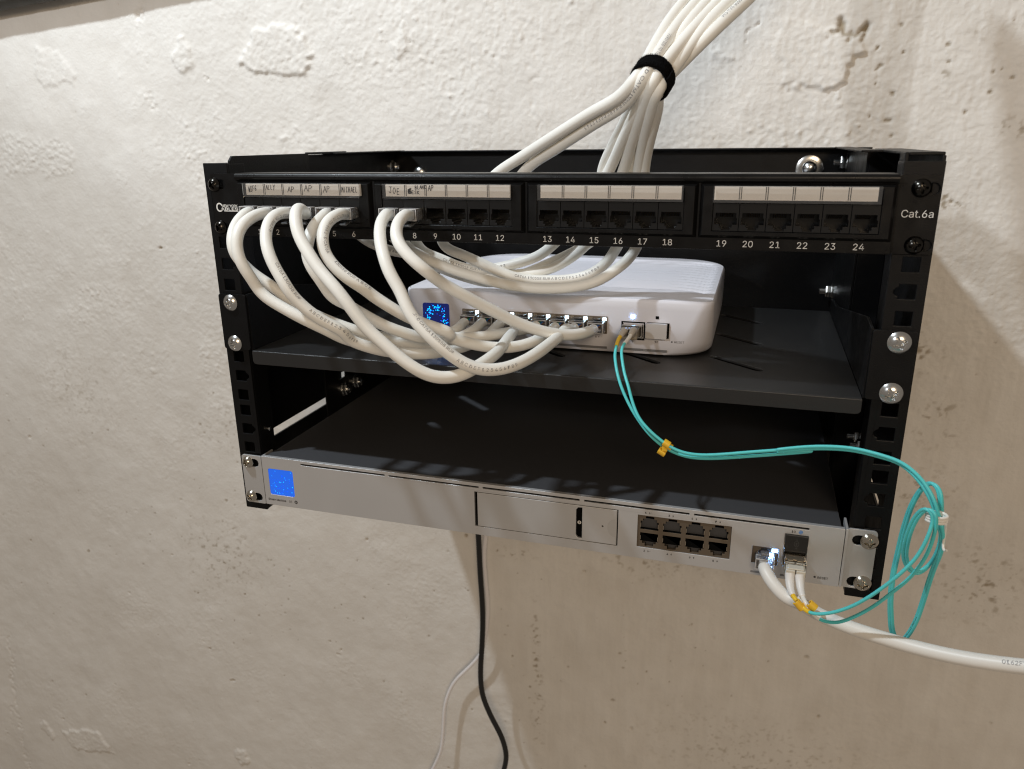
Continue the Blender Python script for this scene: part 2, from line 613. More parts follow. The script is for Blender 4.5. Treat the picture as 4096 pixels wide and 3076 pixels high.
    n2 = N.new('ShaderNodeTexNoise'); n2.inputs['Scale'].default_value = 9; n2.inputs['Detail'].default_value = 7
    L.new(tc.outputs['Object'], n2.inputs['Vector'])
    mx2 = N.new('ShaderNodeMixRGB'); mx2.blend_type = 'MULTIPLY'; mx2.inputs[0].default_value = .15
    mr = N.new('ShaderNodeMapRange'); mr.inputs['From Min'].default_value = .3; mr.inputs['From Max'].default_value = .7
    mr.inputs['To Min'].default_value = .80; mr.inputs['To Max'].default_value = 1.08
    L.new(n2.outputs[0], mr.inputs['Value'])
    L.new(mx.outputs[0], mx2.inputs[1]); L.new(mr.outputs[0], mx2.inputs[2])
    L.new(mx2.outputs[0], b.inputs['Base Color'])
    n = N.new('ShaderNodeTexNoise'); n.inputs['Scale'].default_value = 420; n.inputs['Detail'].default_value = 4
    L.new(tc.outputs['Object'], n.inputs['Vector'])
    bp = N.new('ShaderNodeBump'); bp.inputs['Strength'].default_value = .55; bp.inputs['Distance'].default_value = .0007
    L.new(n.outputs[0], bp.inputs['Height']); L.new(bp.outputs[0], b.inputs['Normal'])
    o = link('wall', me, m)
    o['kind'] = 'structure'
    return o

PATCHES = [([(-706, 397), (-677, 396), (-657, 372), (-660, 359), (-698, 356), (-714, 369)], 1.2, .10),
           ([(-505, 385), (-493, 402), (-478, 396), (-484, 371), (-496, 367), (-505, 372)], 2.2, .14),
           ([(-422, 373), (-400, 400), (-371, 411), (-345, 404), (-325, 378), (-335, 361), (-375, 357), (-404, 366)], 2.8, .14),
           ([(-234, 392), (-217, 397), (-211, 380), (-219, 369), (-232, 375)], 1.6, .15),
           ([(-552, 343), (-541, 343), (-542, 328), (-550, 327)], -1.2, .5),
           ([(-551, 437), (-538, 435), (-543, 419), (-552, 422)], -1.1, .5),
           ([(-790, 301), (-695, 294), (-676, 277), (-686, 252), (-804, 252)], .4, .22),
           ([(97, 369), (108, 370), (117, 361), (109, 358), (99, 361)], 1.3, .3),
           ([(155, 333), (165, 335), (164, 328)], -1.5, .4),
           ([(-923, -672), (-842, -654), (-825, -691), (-896, -706)], 2.2, .15),
           ([(-965, -666), (-941, -687), (-950, -700), (-972, -680)], 1.9, .15),
           ([(-566, -627), (-551, -610), (-536, -631), (-551, -650)], 2.2, .2)]
RING = [(153, 358), (141, 371), (161, 388), (184, 388), (194, 377), (221, 371), (225, 359), (219, 353), (217, 337), (205, 332), (197, 331), (182, 323), (166, 331), (156, 335)]
BARE = [(195, 377), (218, 373), (219, 368), (201, 368)]
CRACKS = [([(-75, 401), (-77, 290)], 2.2, .9), ([(-999, -493), (-1018, -630), (-1029, -784)], 4, 1.6), ([(132, 392), (131, 384), (128, 376)], 2.0, 2.6),
          ([(-551, 437), (-548, 380), (-520, 360)], 1.6, .35), ([(-610, 205), (-500, 222)], 1.6, .35)]
HOLES = [(235, 361), (256, 356), (252, 323), (237, 331), (337, 378), (328, 338), (334, 340), (293, 347), (239, 346), (235, 304), (251, 300), (256, 287), (311, 306), (328, 322), (252, 378), (343, 333), (290, 361), (312, 230), (316, 228), (-564, 164), (-169, -255), (-166, -257)]
CLUSTERS = [(-560, -260, 70, 60, 34), (-470, -330, 60, 50, 30), (-500, -80, 60, 40, 16), (-760, -120, 80, 90, 14), (-90, -430, 16, 120, 18), (40, -330, 120, 60, 26), (-330, -330, 60, 60, 16)]
STAINS = [(-108, -193, 22, 5, 1.6), (-78, -330, 6, 60, .9), (-74, -420, 7, 60, .9), (306, 228, 16, 10, 1.4), (320, 366, 14, 6, .9), (286, 337, 9, 5, .9), (350, 292, 12, 9, .9), (300, 90, 24, 20, .8), (330, 20, 20, 26, .7), (330, -60, 30, 30, .7),
          (-480, -70, 50, 40, .5), (-540, -270, 60, 50, .6), (60, -180, 60, 20, .6), (390, -150, 40, 40, .7), (-740, -40, 60, 60, .35), (200, -420, 120, 50, .4)]

# ------------------------------------------------------------ rack
RACK_LABEL = 'black open wall rack bolted to the white wall, holding the panel, shelf and silver router'
rack = thing('wall_rack', RACK_LABEL, 'rack', (0, 0, 0))

def hole_rows():
    rows = []
    for k in range(6):
        for j, o in enumerate((8.3, 24.1, 39.8)):
            rows.append((k * 44.45 + o - (1.0 if k == 4 else 0) - (.8 if k == 5 else 0), j == 1))
    return rows

def hole_shape(cx, cz, bump):
    x0, x1, z0, z1 = cx - 4.55, cx + 4.55, cz - 4.3, cz + 4.3
    p = []
    if bump > 0:
        p = [(x0, z0), (x1, z0), (x1, cz - 2.6)] + [(x1 + 2.7 * math.cos(math.radians(a)), cz + 2.6 * math.sin(math.radians(a))) for a in (-60, -25, 0, 25, 60)] + [(x1, cz + 2.6), (x1, z1), (x0, z1)]
    elif bump < 0:
        p = [(x0, z0), (x1, z0), (x1, z1), (x0, z1), (x0, cz + 2.6)] + [(x0 - 2.7 * math.cos(math.radians(a)), cz + 2.6 * math.sin(math.radians(a))) for a in (60, 25, 0, -25, -60)] + [(x0, cz - 2.6)]
    else:
        p = rect(x0, x1, z0, z1)
    return p

def bracket(s):
    cx = 232.4 if s > 0 else -231.2
    xo = 242.4 if s > 0 else -241.2
    xi = 221.4 if s > 0 else -220.9
    mb = MB()
    holes = [hole_shape(cx - (0 if s > 0 else -.5), z, -s if mid else 0) for z, mid in hole_rows()]
    mb.plate(rect(min(xo, xi), max(xo, xi), -2.2, 273.6), holes, 0, 2.0)
    # return lip on the inner edge and side plate on the outer edge
    a, b = (xi, xi + 2) if s > 0 else (xi - 2, xi)
    mb.box(a, b, 2.0, 20.5, -1.6, 273.0)
    a, b = (xo - 2, xo) if s > 0 else (xo, xo + 2)
    slots = [rect(38, 150, 44, 51.2), rect(38, 150, 222, 229.2)]
    mb.plate(rect(2.0, 165, -2.2, 276.5 if s > 0 else 271.6), slots, a, b, 'yz')
    # top flange, folded inwards behind the lip
    if s > 0:
        mb.box(224.0, xo - .3, 3.5, 150, 276.5, 278.3)
        mb.box(222.0, 224.0, 3.5, 21, 268, 278.2)
    else:
        mb.box(xo + .1, -223.2, 2.2, 60, 271.7, 273.3)
        mb.box(-224.5, -221.2, 110.2, 176, 277.4, 279.2)
        mb.plate([(4.5, 262), (110, 262), (110, 278.3), (8, 278.3), (4.5, 275)], [], -223.0, -221.0, 'yz')
    mb.box(min(xi, xo) + .4, max(xi, xo) - .4, 2.2, 164, -2.1, -.6)
    mb.box(min(xi, xo) - (2 if s > 0 else 1.), max(xi, xo) - .4, 165, 297, -2.1, -.6)
    return mb.build('front_rail', M_rail, rack, bevel=.45)

bracket(-1)
bracket(1)

def rear_bracket(s):
    mb = MB()
    if s < 0:
        mb.plate(rect(120, 300, 2, 277), [rect(146, 158, 66, 72), rect(212, 216, 52, 62), rect(222, 225, 60, 70)], -232.0, -230.2, 'yz')
        mb.box(-231.8, -218, 150, 296, 276.8, 278.2)
    else:
        mb.plate(rect(150, 300, 2, 277), [rect(205, 216, 60, 66)], 219.6, 221.4, 'yz')
        mb.box(221.4, 240.4, 150, 151.5, -2, 276.4)
        mb.box(208, 221.2, 84, 290, 276.8, 278.2)
    return mb.build('rear_bracket', M_rail, rack, bevel=.4)
rear_bracket(-1)
rear_bracket(1)
mb = MB()
mb.plate(rect(-231, 240, -2, 277.6), [], 297.0, 299.0)
mb.box(-230, 219.5, 284, 297, 276.4, 277.8)
mb.build('back_plate', M_rail, rack, bevel=.4)

def dome(name, x, y, z, r, h, m, parent, washer=0.):
    mb = MB()
    prof = []
    if washer:
        prof += [(washer, 0), (washer, 1.2), (washer - .6, 1.6), (r + .3, 1.7)]
    else:
        prof += [(r, 0), (r, .5)]
    for i in range(9):
        a = math.pi / 2 * i / 8
        prof.append((max(.05, r * math.cos(a)), (1.7 if washer else .5) + h * math.sin(a)))
    mb.lathe(prof, (x, y, z), '-y', 36)
    return mb.build(name, m, parent, smooth=True)
dome('wall_bolt', -202.0, 296.8, 254.5, 7.6, 5.0, M_zinc, rack)
dome('wall_bolt', 188.5, 296.8, 259.5, 6.6, 5.0, M_zinc, rack, 12)

def nut(x, y, z, s, parent, L=6.):
    """hex nut with its bolt end, axis along x, pointing inwards (s = -1 towards -x)"""
    mb = MB()
    ax = 'x' if s > 0 else '-x'
    mb.lathe([(7.2, 0), (7.2, 1.1), (6.8, 1.3)], (x, y, z), ax, 28)
    mb.lathe([(5.6, 1.3), (5.9, 1.9), (5.9, 5.4), (5.3, 6.2)], (x, y, z), ax, 6)
    mb.lathe([(3., 6.2), (3., 6.2 + L), (2.3, 6.9 + L)], (x, y, z), ax, 18)
    return mb.build('hex_nut', M_zinc, parent, smooth=True)
for x, y, z, s in ((-230.2, 150, 55.5, 1), (-230.2, 174, 56, 1), (-230.2, 287, 261.2, 1), (219.6, 285, 265, -1), (219.6, 287, 148, -1), (240.3, 141, 58, -1), (240.3, 121, 58, -1)):
    nut(x, y, z, s, rack, 5 if s < 0 else 2)
mb = MB()
mb.lathe([(1.9, 0), (1.9, 1.6), (1.4, 2.2)], (-220.8, 13, 65), 'x', 14)
mb.build('small_screw', M_zinc, rack, smooth=True)

# ------------------------------------------------------------ screws
def screw(x, y, z, R, H, m, parent, rot=0., name='screw', rec=1.9, domed=1.0):
    nr, na = 26, 72
    vs, fs = [(x, y - H + 0, z)], []
    vs = []
    cw, cl = R * .105, R * .60
    def height(px, pz):
        r = math.hypot(px, pz) / R
        h = H * (1 - domed * r ** 2.6) if r < 1 else 0
        if domed < 1: h = H * (1 - .35 * r ** 2.5)
        c, s_ = math.cos(rot), math.sin(rot)
        u, v = abs(px * c + pz * s_), abs(-px * s_ + pz * c)
        d = 0
        for a, b in ((u, v), (v, u)):
            wv = cw * (1.25 - .5 * b / cl) + max(0, (R * .30 - b) * .35)
            if a < wv * 1.25 and b < cl:
                d = max(d, min(1, (wv * 1.25 - a) / (wv * .45)) * min(1, (cl - b) / (R * .12)))
        return h - rec * d
    pts = [(0, 0)]
    for i in range(1, nr + 1):
        r = R * i / nr
        for k in range(na):
            a = 2 * math.pi * k / na
            pts.append((r * math.cos(a), r * math.sin(a)))
    vs = [(x + p[0], y - max(-.5, height(*p)) - .3, z + p[1]) for p in pts]
    n0 = len(vs)
    for k in range(na):
        a = 2 * math.pi * k / na
        vs.append((x + R * .99 * math.cos(a), y + .4, z + R * .99 * math.sin(a)))
    for k in range(na):
        fs.append((0, 1 + k, 1 + (k + 1) % na))
    for i in range(nr):
        b0 = 1 + i * na
        b1 = 1 + (i + 1) * na if i < nr - 1 else n0
        for k in range(na):
            k2 = (k + 1) % na
            fs.append((b0 + k, b1 + k, b1 + k2, b0 + k2))
    mb = MB().add(vs, fs)
    return mb.build(name, m, parent, smooth=True)

# ------------------------------------------------------------ patch panel
pp = thing('patch_panel', 'black 24 port patch panel with cream label strips across the top of the rack', 'patch panel', (0, 0, 244))
mb = MB()
def ear(x0, x1, slot):
    z = []
    for cz in (258.9, 227.9):
        z.append([(cx + 3.4 * math.cos(math.radians(a)), cz + 3.4 * math.sin(math.radians(a))) for cx, rng in ((slot + 3.4, range(-90, 91, 30)), (slot - 3.4, range(90, 271, 30))) for a in rng])
    return rrect(x0, x1, 222.8, 266.4, 1.6), z
for e0, e1, es in ((-235.0, -211.0, -228.6), (220.0, 241.6, 234.4)):
    o, h = ear(e0, e1, es)
    mb = MB().plate(o, h, -2.0, -0.2)
    mb.build('mounting_ear', M_panel, pp, bevel=.3)
JX = [-203.5, -95.0, 13.0, 121.0]
BLK = [(-209.7, -102.9), (-101.9, 4.7), (5.5, 112.2), (113.0, 219.5)]
mb = MB()
wins = [rect(j + .2, j + 91.2 - .2, 233, 260.6) for j in JX]
mb.plate(rect(-211.0, 220.0, 222.6, 265.0), wins, -4.6, -3.0)
mb.box(-210.6, 219.6, -3.0, 14, 222.6, 224.0)
mb.box(-210.6, 219.6, -3.0, 13.5, 265.4, 266.9)
mb.build('panel_body', M_panel, pp, bevel=.35)
# rolled top edge
a = np.array([(x, -4.2, 264.3) for x in np.linspace(-210.6, 219.6, 12)])
mb = MB(); sweep(mb, a, 2.7, 20)
mb.build('rolled_edge', M_panel, pp, smooth=True)
mb = MB()
mb.box(-205, 214, 7.3, 20, 229, 258)
mb.build('rear_housing', M_jack, pp, bevel=.4)

def bezel(x0, x1, j0):
    mb = MB()
    zo0, zo1 = 229.6, 261.6
    A_ = [(x0, -4.4, zo0), (x1, -4.4, zo0), (x1, -4.4, zo1), (x0, -4.4, zo1)]
    B_ = [(x0 + 2.2, -8.2, zo0 + 2.0), (x1 - 2.2, -8.2, zo0 + 2.0), (x1 - 2.2, -8.2, zo1 - 1.7), (x0 + 2.2, -8.2, zo1 - 1.7)]
    C_ = [(j0, -8.2, 233.9), (j0 + 91.2, -8.2, 233.9), (j0 + 91.2, -8.2, 258.9), (j0, -8.2, 258.9)]
    D_ = [(p[0], -3.2, p[2]) for p in C_]
    vs = A_ + B_ + C_ + D_
    fs = []
    for k in range(3):
        for i in range(4):
            i2 = (i + 1) % 4
            fs.append((k * 4 + i, k * 4 + i2, k * 4 + 4 + i2, k * 4 + 4 + i))
    mb.add(vs, fs)
    return mb.build('port_bezel', M_panel, pp, bevel=.25)

def jack(x0, first=None):
    z0, z1 = 234.1, 250.1
    op = [(x0 + 1.3, 237.9), (x0 + 4.2, 237.9), (x0 + 4.2, 236.1), (x0 + 5.3, 236.1), (x0 + 5.3, 234.75), (x0 + 10.2, 234.75), (x0 + 10.2, 236.1), (x0 + 11.3, 236.1), (x0 + 11.3, 237.9), (x0 + 14.1, 237.9),
          (x0 + 14.1, 241.6), (x0 + 13.5, 241.6), (x0 + 13.5, 244.6), (x0 + 1.9, 244.6), (x0 + 1.9, 241.6), (x0 + 1.3, 241.6)]
    if first is None:
        mb = MB()
        mb.plate(rect(x0 + .12, x0 + 15.08, z0, z1), [op], -7.4, 6.0)
        mb.box(x0 + .5, x0 + 14.7, 6.0, 7.2, z0, z1)
        o = mb.build('jack', M_jack, pp, bevel=.22)
        c = MB()
        for i in range(8):
            xx = x0 + 4.1 + i * .98
            c.add([(xx, -1.5, 244.4), (xx + .4, -1.5, 244.4), (xx + .4, 5, 241.2), (xx, 5, 241.2)], [(0, 1, 2, 3)])
        c.build('contacts', M_gold, o)
        return o
first = None
for b, (x0, x1) in enumerate(BLK):
    bezel(x0, x1, JX[b])
    for k in range(6):
        if first is None:
            first = jack(JX[0])
            continue
        dx = (JX[b] + 15.2 * k - JX[0]) * MM
        c = first.copy(); COL.objects.link(c)
        c.location = first.location + Vector((dx, 0, 0))
        for ch in first.children:
            d = ch.copy(); COL.objects.link(d); d.parent = c
# label strips
PEN = {'A': [[(0, 0), (.45, 1), (.9, 0)], [(.2, .4), (.75, .4)]], 'P': [[(0, 0), (.1, 1), (.6, .95), (.75, .7), (.5, .5), (.08, .5)]],
       'W': [[(0, 1), (.25, 0), (.45, .7), (.65, 0), (.9, 1)]], 'I': [[(.3, 1), (.3, 0)], [(0, 1), (.6, 1)], [(0, 0), (.6, 0)]], 'F': [[(0, 0), (.05, 1), (.7, 1)], [(.03, .5), (.5, .55)]],
       '6': [[(.6, 1), (.1, .6), (.05, .2), (.4, 0), (.7, .2), (.5, .45), (.1, .3)]], 'L': [[(.1, 1), (.05, .05), (.6, 0)]], 'Y': [[(0, 1), (.35, .5), (.75, 1)], [(.4, .5), (.2, -.2)]],
       'M': [[(0, 0), (.15, 1), (.4, .4), (.7, 1), (.8, 0)]], 'i': [[(.2, 1), (.2, 0)]], 'C': [[(.6, .9), (.2, 1), (0, .5), (.2, 0), (.6, .1)]], 'H': [[(0, 1), (0, 0)], [(.6, 1), (.6, 0)], [(0, .5), (.6, .5)]],
       'E': [[(.6, 1), (.1, .95), (.05, 0), (.6, 0)], [(.05, .5), (.5, .5)]], 'J': [[(.0, 1), (.8, 1)], [(.45, 1), (.5, .1), (.2, 0), (0, .2)]], 'O': [[(.35, 1), (0, .6), (.1, .1), (.4, 0), (.7, .4), (.6, .9), (.35, 1)]],
       'B': [[(0, 0), (0, 1), (.5, .9), (.5, .6), (0, .5), (.6, .4), (.55, .05), (0, 0)]], 'N': [[(0, 0), (0, 1), (.6, 0), (.6, 1)]], 'K': [[(0, 1), (0, 0)], [(.6, 1), (0, .5), (.6, 0)]],
       'S': [[(.6, .9), (.2, 1), (.1, .7), (.55, .4), (.5, .05), (0, .1)]]}
def pen(mb, s, x, z, h, w, y, slant=0., dz=0.):
    for i, ch in enumerate(s):
        strokes(mb, [[(p[0] + slant * p[1], p[1]) for p in l] for l in PEN[ch]], x + i * w, z + dz * i, w * .92, h, y)
for b in range(4):
    j = JX[b]
    xl, xr = j + (4.6 if b < 2 else (3.2 if b == 2 else .5)), j + (93.8 if b == 0 else (91.0 if b == 1 else (89.6 if b == 2 else 88.2)))
    mb = MB().box(xl, xr, -10.6, -8.3, 252.3, 260.0)
    lab = mb.build('label_strip', M_label, pp)
    mb = MB()
    for k in range(1, 6):
        xk = xl + (xr - xl) * k / 6
        for e in (-.55, .55):
            mb.box(xk + e - .22, xk + e + .22, -10.75, -10.6, 252.6, 259.9)
    mb.build('label_rule', M_line, lab)
    cw = (xr - xl) / 6
    mb = MB()
    if b == 0:
        pen(mb, 'WIF6', xl + 2.0, 254.3, 3.6, 1.75, -10.8, .1, .35)
        pen(mb, 'ALLY', xl + cw + 1.3, 256.0, 3.0, 2.0, -10.8, .1, .1)
        pen(mb, 'AP', xl + cw * 2 + 4.0, 254.4, 3.6, 2.8, -10.8, .1, .1)
        pen(mb, 'AP', xl + cw * 3 + 2.2, 255.2, 3.9, 3.4, -10.8, .1, 0)
        pen(mb, 'AP', xl + cw * 4 + 2.2, 254.5, 4.0, 2.7, -10.8, .1, .3)
        pen(mb, 'MiCHAEL', xl + cw * 5 + 1.3, 254.7, 3.4, 1.75, -10.8, .1, 0)
    if b == 1:
        pen(mb, 'JOE', xl + 2.6, 254.6, 3.9, 2.8, -10.8, 0, -.5)
        pen(mb, 'BLANK', xl + cw + 7.0, 257.0, 2.3, 1.65, -10.8, .05, .1)
        pen(mb, 'DESK', xl + cw + 3.2, 254.0, 2.0, 2.0, -10.8, 0, 0) if 'D' in PEN else pen(mb, 'OESK', xl + cw + 2.4, 254.2, 2.1, 2.1, -10.8, 0, -.1)
        scr = [(rnd.uniform(0, 1) * 3.1, rnd.uniform(0, 1) * 3.9) for _ in range(46)]
        strokes(mb, [[(p[0] * (.4 + .6 * abs(math.sin(i))), p[1]) for i, p in enumerate(scr)]], xl + cw + 1.7, 253.9, 1, 1, -10.85, .3)
        pen(mb, 'AP', xl + 2 * cw + 1.8, 256.1, 3.5, 2.1, -10.8, .1, .1)
    if mb.v:
        mb.build('handwriting', M_pen, lab)
    mb = MB()
    mb.box(j + 1.2 if b == 2 else j + 2.6 if b < 2 else j - .1, j + (93.9 if b == 0 else 92.2 if b == 1 else 90.9 if b == 2 else 90.2), -12.1, -11.1, 250.9, 260.4)
    mb.build('clear_label_cover', M_clear, pp, bevel=.2)
# numbers
for i in range(24):
    b, k = divmod(i, 6)
    x = JX[b] + 15.2 * k + 7.6
    mb = MB()
    text(mb, str(i + 1), x - (1.5 if b else -0.2), 226.1 + b * .12, -4.72, 3.7, off=-.002)
    mb.build('port_number', M_white_ink, pp)
mb = MB()
text(mb, 'Cat.6a', 231.4, 245.3, -2.12, 4.1, off=-.004, sx=.98)
mb.build('category_lettering', M_white_ink, pp)
mb = MB()
text(mb, 'C', -229.6, 242.6, -2.12, 6.0, off=.012)
text(mb, 'NEW YORK', -213.9, 243.7, -2.12, 1.75, 'r', off=.02, sx=1.05)
text(mb, 'ABLES', -213.7, 241.5, -2.12, 2.0, 'r', off=.02, sx=1.75)
mb.box(-225.8, -213.6, -2.14, -2.02, 239.75, 240.25)
mb.build('maker_lettering', M_white_ink, pp)
screw(-231.8, -2.2, 258.6, 5.1, 3.2, M_screw_blk, pp, .5)
screw(-230.4, -2.2, 228.2, 5.1, 3.2, M_screw_blk, pp, 1.0)
screw(231.6, -2.2, 259.3, 5.1, 3.2, M_screw_blk, pp, .1)
screw(232.0, -2.2, 228.0, 5.1, 3.2, M_screw_blk, pp, .2)

# ------------------------------------------------------------ shelf
sh = thing('rack_shelf', 'black vented cantilever shelf under the white switch, screwed to the rack', 'shelf', (0, 0, 134))
def slot(cx, cy):
    a = [(cx - 17.9, cy + 15.3), (cx - 15.6, cy + 16.4), (cx - 13.4, cy + 16.0), (cx + 18.8, cy - 10.6), (cx + 19.0, cy - 13.6), (cx + 17.4, cy - 15.2), (cx + 14.2, cy - 14.9), (cx - 17.9, cy + 12.0)]
    return a
slots = [slot(x, y) for x in (-139, -69, .5, 70, 139.5) for y in (58, 129, 203)]
mb = MB()
mb.plate(rect(-216.3, 216.3, -.6, 257), slots, 133.4, 135.0, 'xy')
mb.plate([(-216.3, 134.6), (216.3, 134.6), (216.3, 127.2), (215.3, 125.6), (213.3, 125.0), (-213.3, 124.2), (-215.4, 124.8), (-216.3, 126.6)], [], -2.2, -.6)
a = np.array([(x, -.75, 133.55) for x in np.linspace(-216.2, 216.2, 20)])
sweep(mb, a, 1.45, 16)
mb.build('shelf_tray', M_shelf_lit, sh, bevel=.35, smooth=False)
for s in (-1, 1):
    mb = MB()
    x0, x1 = (216.4, 218.0) if s > 0 else (-218.0, -216.4)
    mb.plate([(2.5, 135), (256, 135), (256, 146), (200, 151), (26, 180), (2.5, 178.4)] if s > 0 else [(2.5, 135), (256, 135), (256, 146), (200, 151), (60, 175.5), (10, 178.4), (2.5, 178.4)], [], x0, x1, 'yz')
    mb.build('side_wall', M_rail, sh, bevel=.4)
    mb = MB()
    e0, e1 = (217.2, 241.2) if s > 0 else (-240.6, -217.2)
    mb.plate(rrect(e0, e1, 135.2, 178.2, 1.8), [], -2.2, -.3)
    mb.box(min(x0, x1), max(x0, x1), -.3, 3.2, 135.2, 178.2)
    mb.build('mounting_ear', M_rail, sh, bevel=.45)
mb = MB()
for _ in range(34):
    x, y, r = rnd.gauss(178, 11), rnd.gauss(96, 12), rnd.uniform(.12, .45)
    a0 = rnd.uniform(0, 3)
    mb.add([(x + r * math.cos(a0 + a), y + r * rnd.uniform(.6, 1.2) * math.sin(a0 + a), 135.06) for a in (0, 1.3, 2.7, 4.4)], [(0, 1, 2, 3)])
mb.build('dust_specks', mat('plaster_dust', (.6, .58, .55), .8), sh)
screw(-230.4, -2.3, 171.7, 6.2, 2.6, M_zinc, sh, .2)
screw(-230.8, -2.3, 139.9, 6.2, 2.6, M_zinc, sh, .3)
screw(231.8, -2.3, 171.4, 6.6, 2.6, M_zinc, sh, .45)
screw(231.4, -2.3, 140.0, 6.6, 2.6, M_zinc, sh, .5)

# ------------------------------------------------------------ router
rt = thing('rack_router', 'silver fronted rack router with blue screen in the lowest rack slot', 'router', (0, 0, 26))
mb = MB()
mb.box(-215.2, 214.4, 12.2, 272, 7.2, 46.9)
mb.box(-215.2, 214.4, -1.5, 11.6, 7.2, 47.6)
mb.build('chassis', M_chassis, rt, bevel=.5)
def notch_up(x, z):
    return [(x, z), (x + 12.3, z), (x + 12.3, z + 6.4), (x + 10.9, z + 6.4), (x + 10.9, z + 8.2), (x + 9.2, z + 8.2), (x + 9.2, z + 10.2), (x + 3.4, z + 10.2), (x + 3.4, z + 8.2), (x + 1.6, z + 8.2), (x + 1.6, z + 6.4), (x, z + 6.4)]
def notch_dn(x, z):
    return [(u, 2 * z - v) for u, v in notch_up(x, z)][::-1]
mb = MB()
vents = [rect(a, b, 44.35, 45.75) for a, b in ((-181.6, -108.4), (-105.1, -32.4), (-29.3, 43.1), (46.4, 118.9), (122.0, 194.9))]
mb.plate(rrect(-217.4, 216.3, 6.2, 48.3, .7, 2), vents + [rect(-35.9, 70.8, 13.2, 41.3), rect(84.4, 147.0, 15.0, 39.7), rect(161.1, 177.7, 15.1, 27.9), rect(180.5, 195.1, 15.6, 39.9), rrect(-212.3, -189.8, 15.5, 38.2, 1.6)], -5.0, -3.4)
mb.box(-217.2, 216.1, -3.4, -1.6, 46.9, 48.2)
fp = mb.build('front_panel', M_silver, rt, bevel=.6, seg=3)
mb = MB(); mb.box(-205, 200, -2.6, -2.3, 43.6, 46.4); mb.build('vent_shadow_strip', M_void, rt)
mb = MB()
mb.plate(rrect(-237.3, -218.4, 5.0, 47.0, 2.2), [[(cx + 3.5 * math.cos(math.radians(a)), cz + 3.5 * math.sin(math.radians(a))) for cx, rng in ((-225.2, range(-90, 91, 30)), (-231, range(90, 271, 30))) for a in rng] for cz in (40.6, 10.4)], -3.4, -1.8)
mb.box(-219.4, -217.9, -5.0, 12, 6.2, 47.2)
mb.build('mounting_ear', M_tray, rt, bevel=.4)
mb = MB()
mb.plate(rrect(217.6, 235.6, 6.0, 48.4, 2.2), [[(cx + 3.6 * math.cos(math.radians(a)), cz + 3.6 * math.sin(math.radians(a))) for cx, rng in ((231, range(-90, 91, 30)), (224.6, range(90, 271, 30))) for a in rng] for cz in (40.8, 10.8)], -3.4, -1.8)
mb.box(216.7, 218.2, -5.0, 12, 6.4, 48.4)
mb.build('mounting_ear', M_tray, rt, bevel=.4)
for x, z, r in ((-231.6, 40.9, .15), (-232.0, 10.6, .9)):
    screw(x, -3.5, z, 5.0, 3.4, M_nickel, rt, r)
for x, z, r in ((231.2, 41.0, .1), (230.6, 10.6, .05)):
    screw(x, -3.5, z, 5.5, 3.4, M_nickel, rt, r)
# screen
mb = MB().plate(rrect(-212.2, -189.9, 15.6, 38.1, 1.5), [], -4.6, -4.0)
scn = mb.build('screen', M_blue, rt)
mb = MB()
for i in range(26):
    x, z, r = rnd.uniform(-211, -191.0), rnd.uniform(17, 37), rnd.uniform(.16, .42)
    mb.add([(x + r * math.cos(a), -4.66, z + r * math.sin(a)) for a in [k * math.pi / 3 for k in range(6)]], [tuple(range(6))])
mb.build('screen_dots', M_dot, scn)
mb = MB()
for i in range(40):
    a0 = rnd.uniform(0, 6.28)
    rr_ = rnd.gauss(6.2, 1.6)
    x, z, r = -201 + rr_ * math.cos(a0), 27 + rr_ * math.sin(a0), rnd.uniform(.15, .4)
    mb.add([(x + r * math.cos(a), -4.67, z + r * math.sin(a)) for a in [k * math.pi / 3 for k in range(6)]], [tuple(range(6))])
mb.build('screen_dots', M_dot3, scn)
mb = MB()
text(mb, 'Dream Machine', -214.7, 11.2, -5.1, 1.75, 'l', off=.016, sx=.93)
text(mb, 'SE', -195.6, 11.25, -5.1, 1.75, 'l', off=-.004)
mb.add([(x, -5.1, z) for x, z in circ(-189.2, 11.35, 1.45, 18)], [tuple(range(18))])
mb.build('model_lettering', M_ink_dark, rt)
mb = MB()
def bolt(mb, x, z, h, y=-5.12):
    k = h
    mb.add([(x + .10 * k, y, z + .5 * k), (x - .28 * k, y, z - .06 * k), (x - .02 * k, y, z - .06 * k), (x - .10 * k, y, z - .5 * k), (x + .28 * k, y, z + .08 * k), (x + .02 * k, y, z + .08 * k)], [(0, 1, 2, 5), (2, 3, 4, 5)])
bolt(mb, -189.2, 11.35, 2.1, -5.2)
mb.build('bolt_emblem', M_white_ink, rt)
# drive door
mb = MB().box(-35.7, 70.6, -2.6, -2.0, 13.3, 41.2); mb.build('bay_recess', M_void, rt)
mb = MB()
mb.plate(rect(-33.6, 70.0, 13.7, 40.9), [[(40.8, 17.4), (42.2, 15.6), (45.2, 15.4), (45.2, 39.6), (42.2, 39.3), (40.8, 37.4)], circ(60.0, 27.3, .75, 12)], -5.2, -3.2)
door = mb.build('drive_door', M_tray, rt, bevel=.3)
mb = MB().plate(rrect(45.9, 69.4, 14.3, 40.3, .8), [circ(60.0, 27.3, .75, 12)], -5.35, -5.2)
mb.build('door_latch', M_silver, door)
mb = MB().plate([(69.0 - 7 * math.cos(math.radians(a)) * .8, 27 + 7 * math.sin(math.radians(a))) for a in range(-90, 91, 15)], [], -5.42, -5.36)
mb.build('finger_mark', M_tray, door)
mb = MB(); mb.add([(x, -4.2, z) for x, z in circ(43.1, 27.3, 1.35, 18)], [tuple(range(18))])
mb.build('arrow_badge', M_white_ink, door)
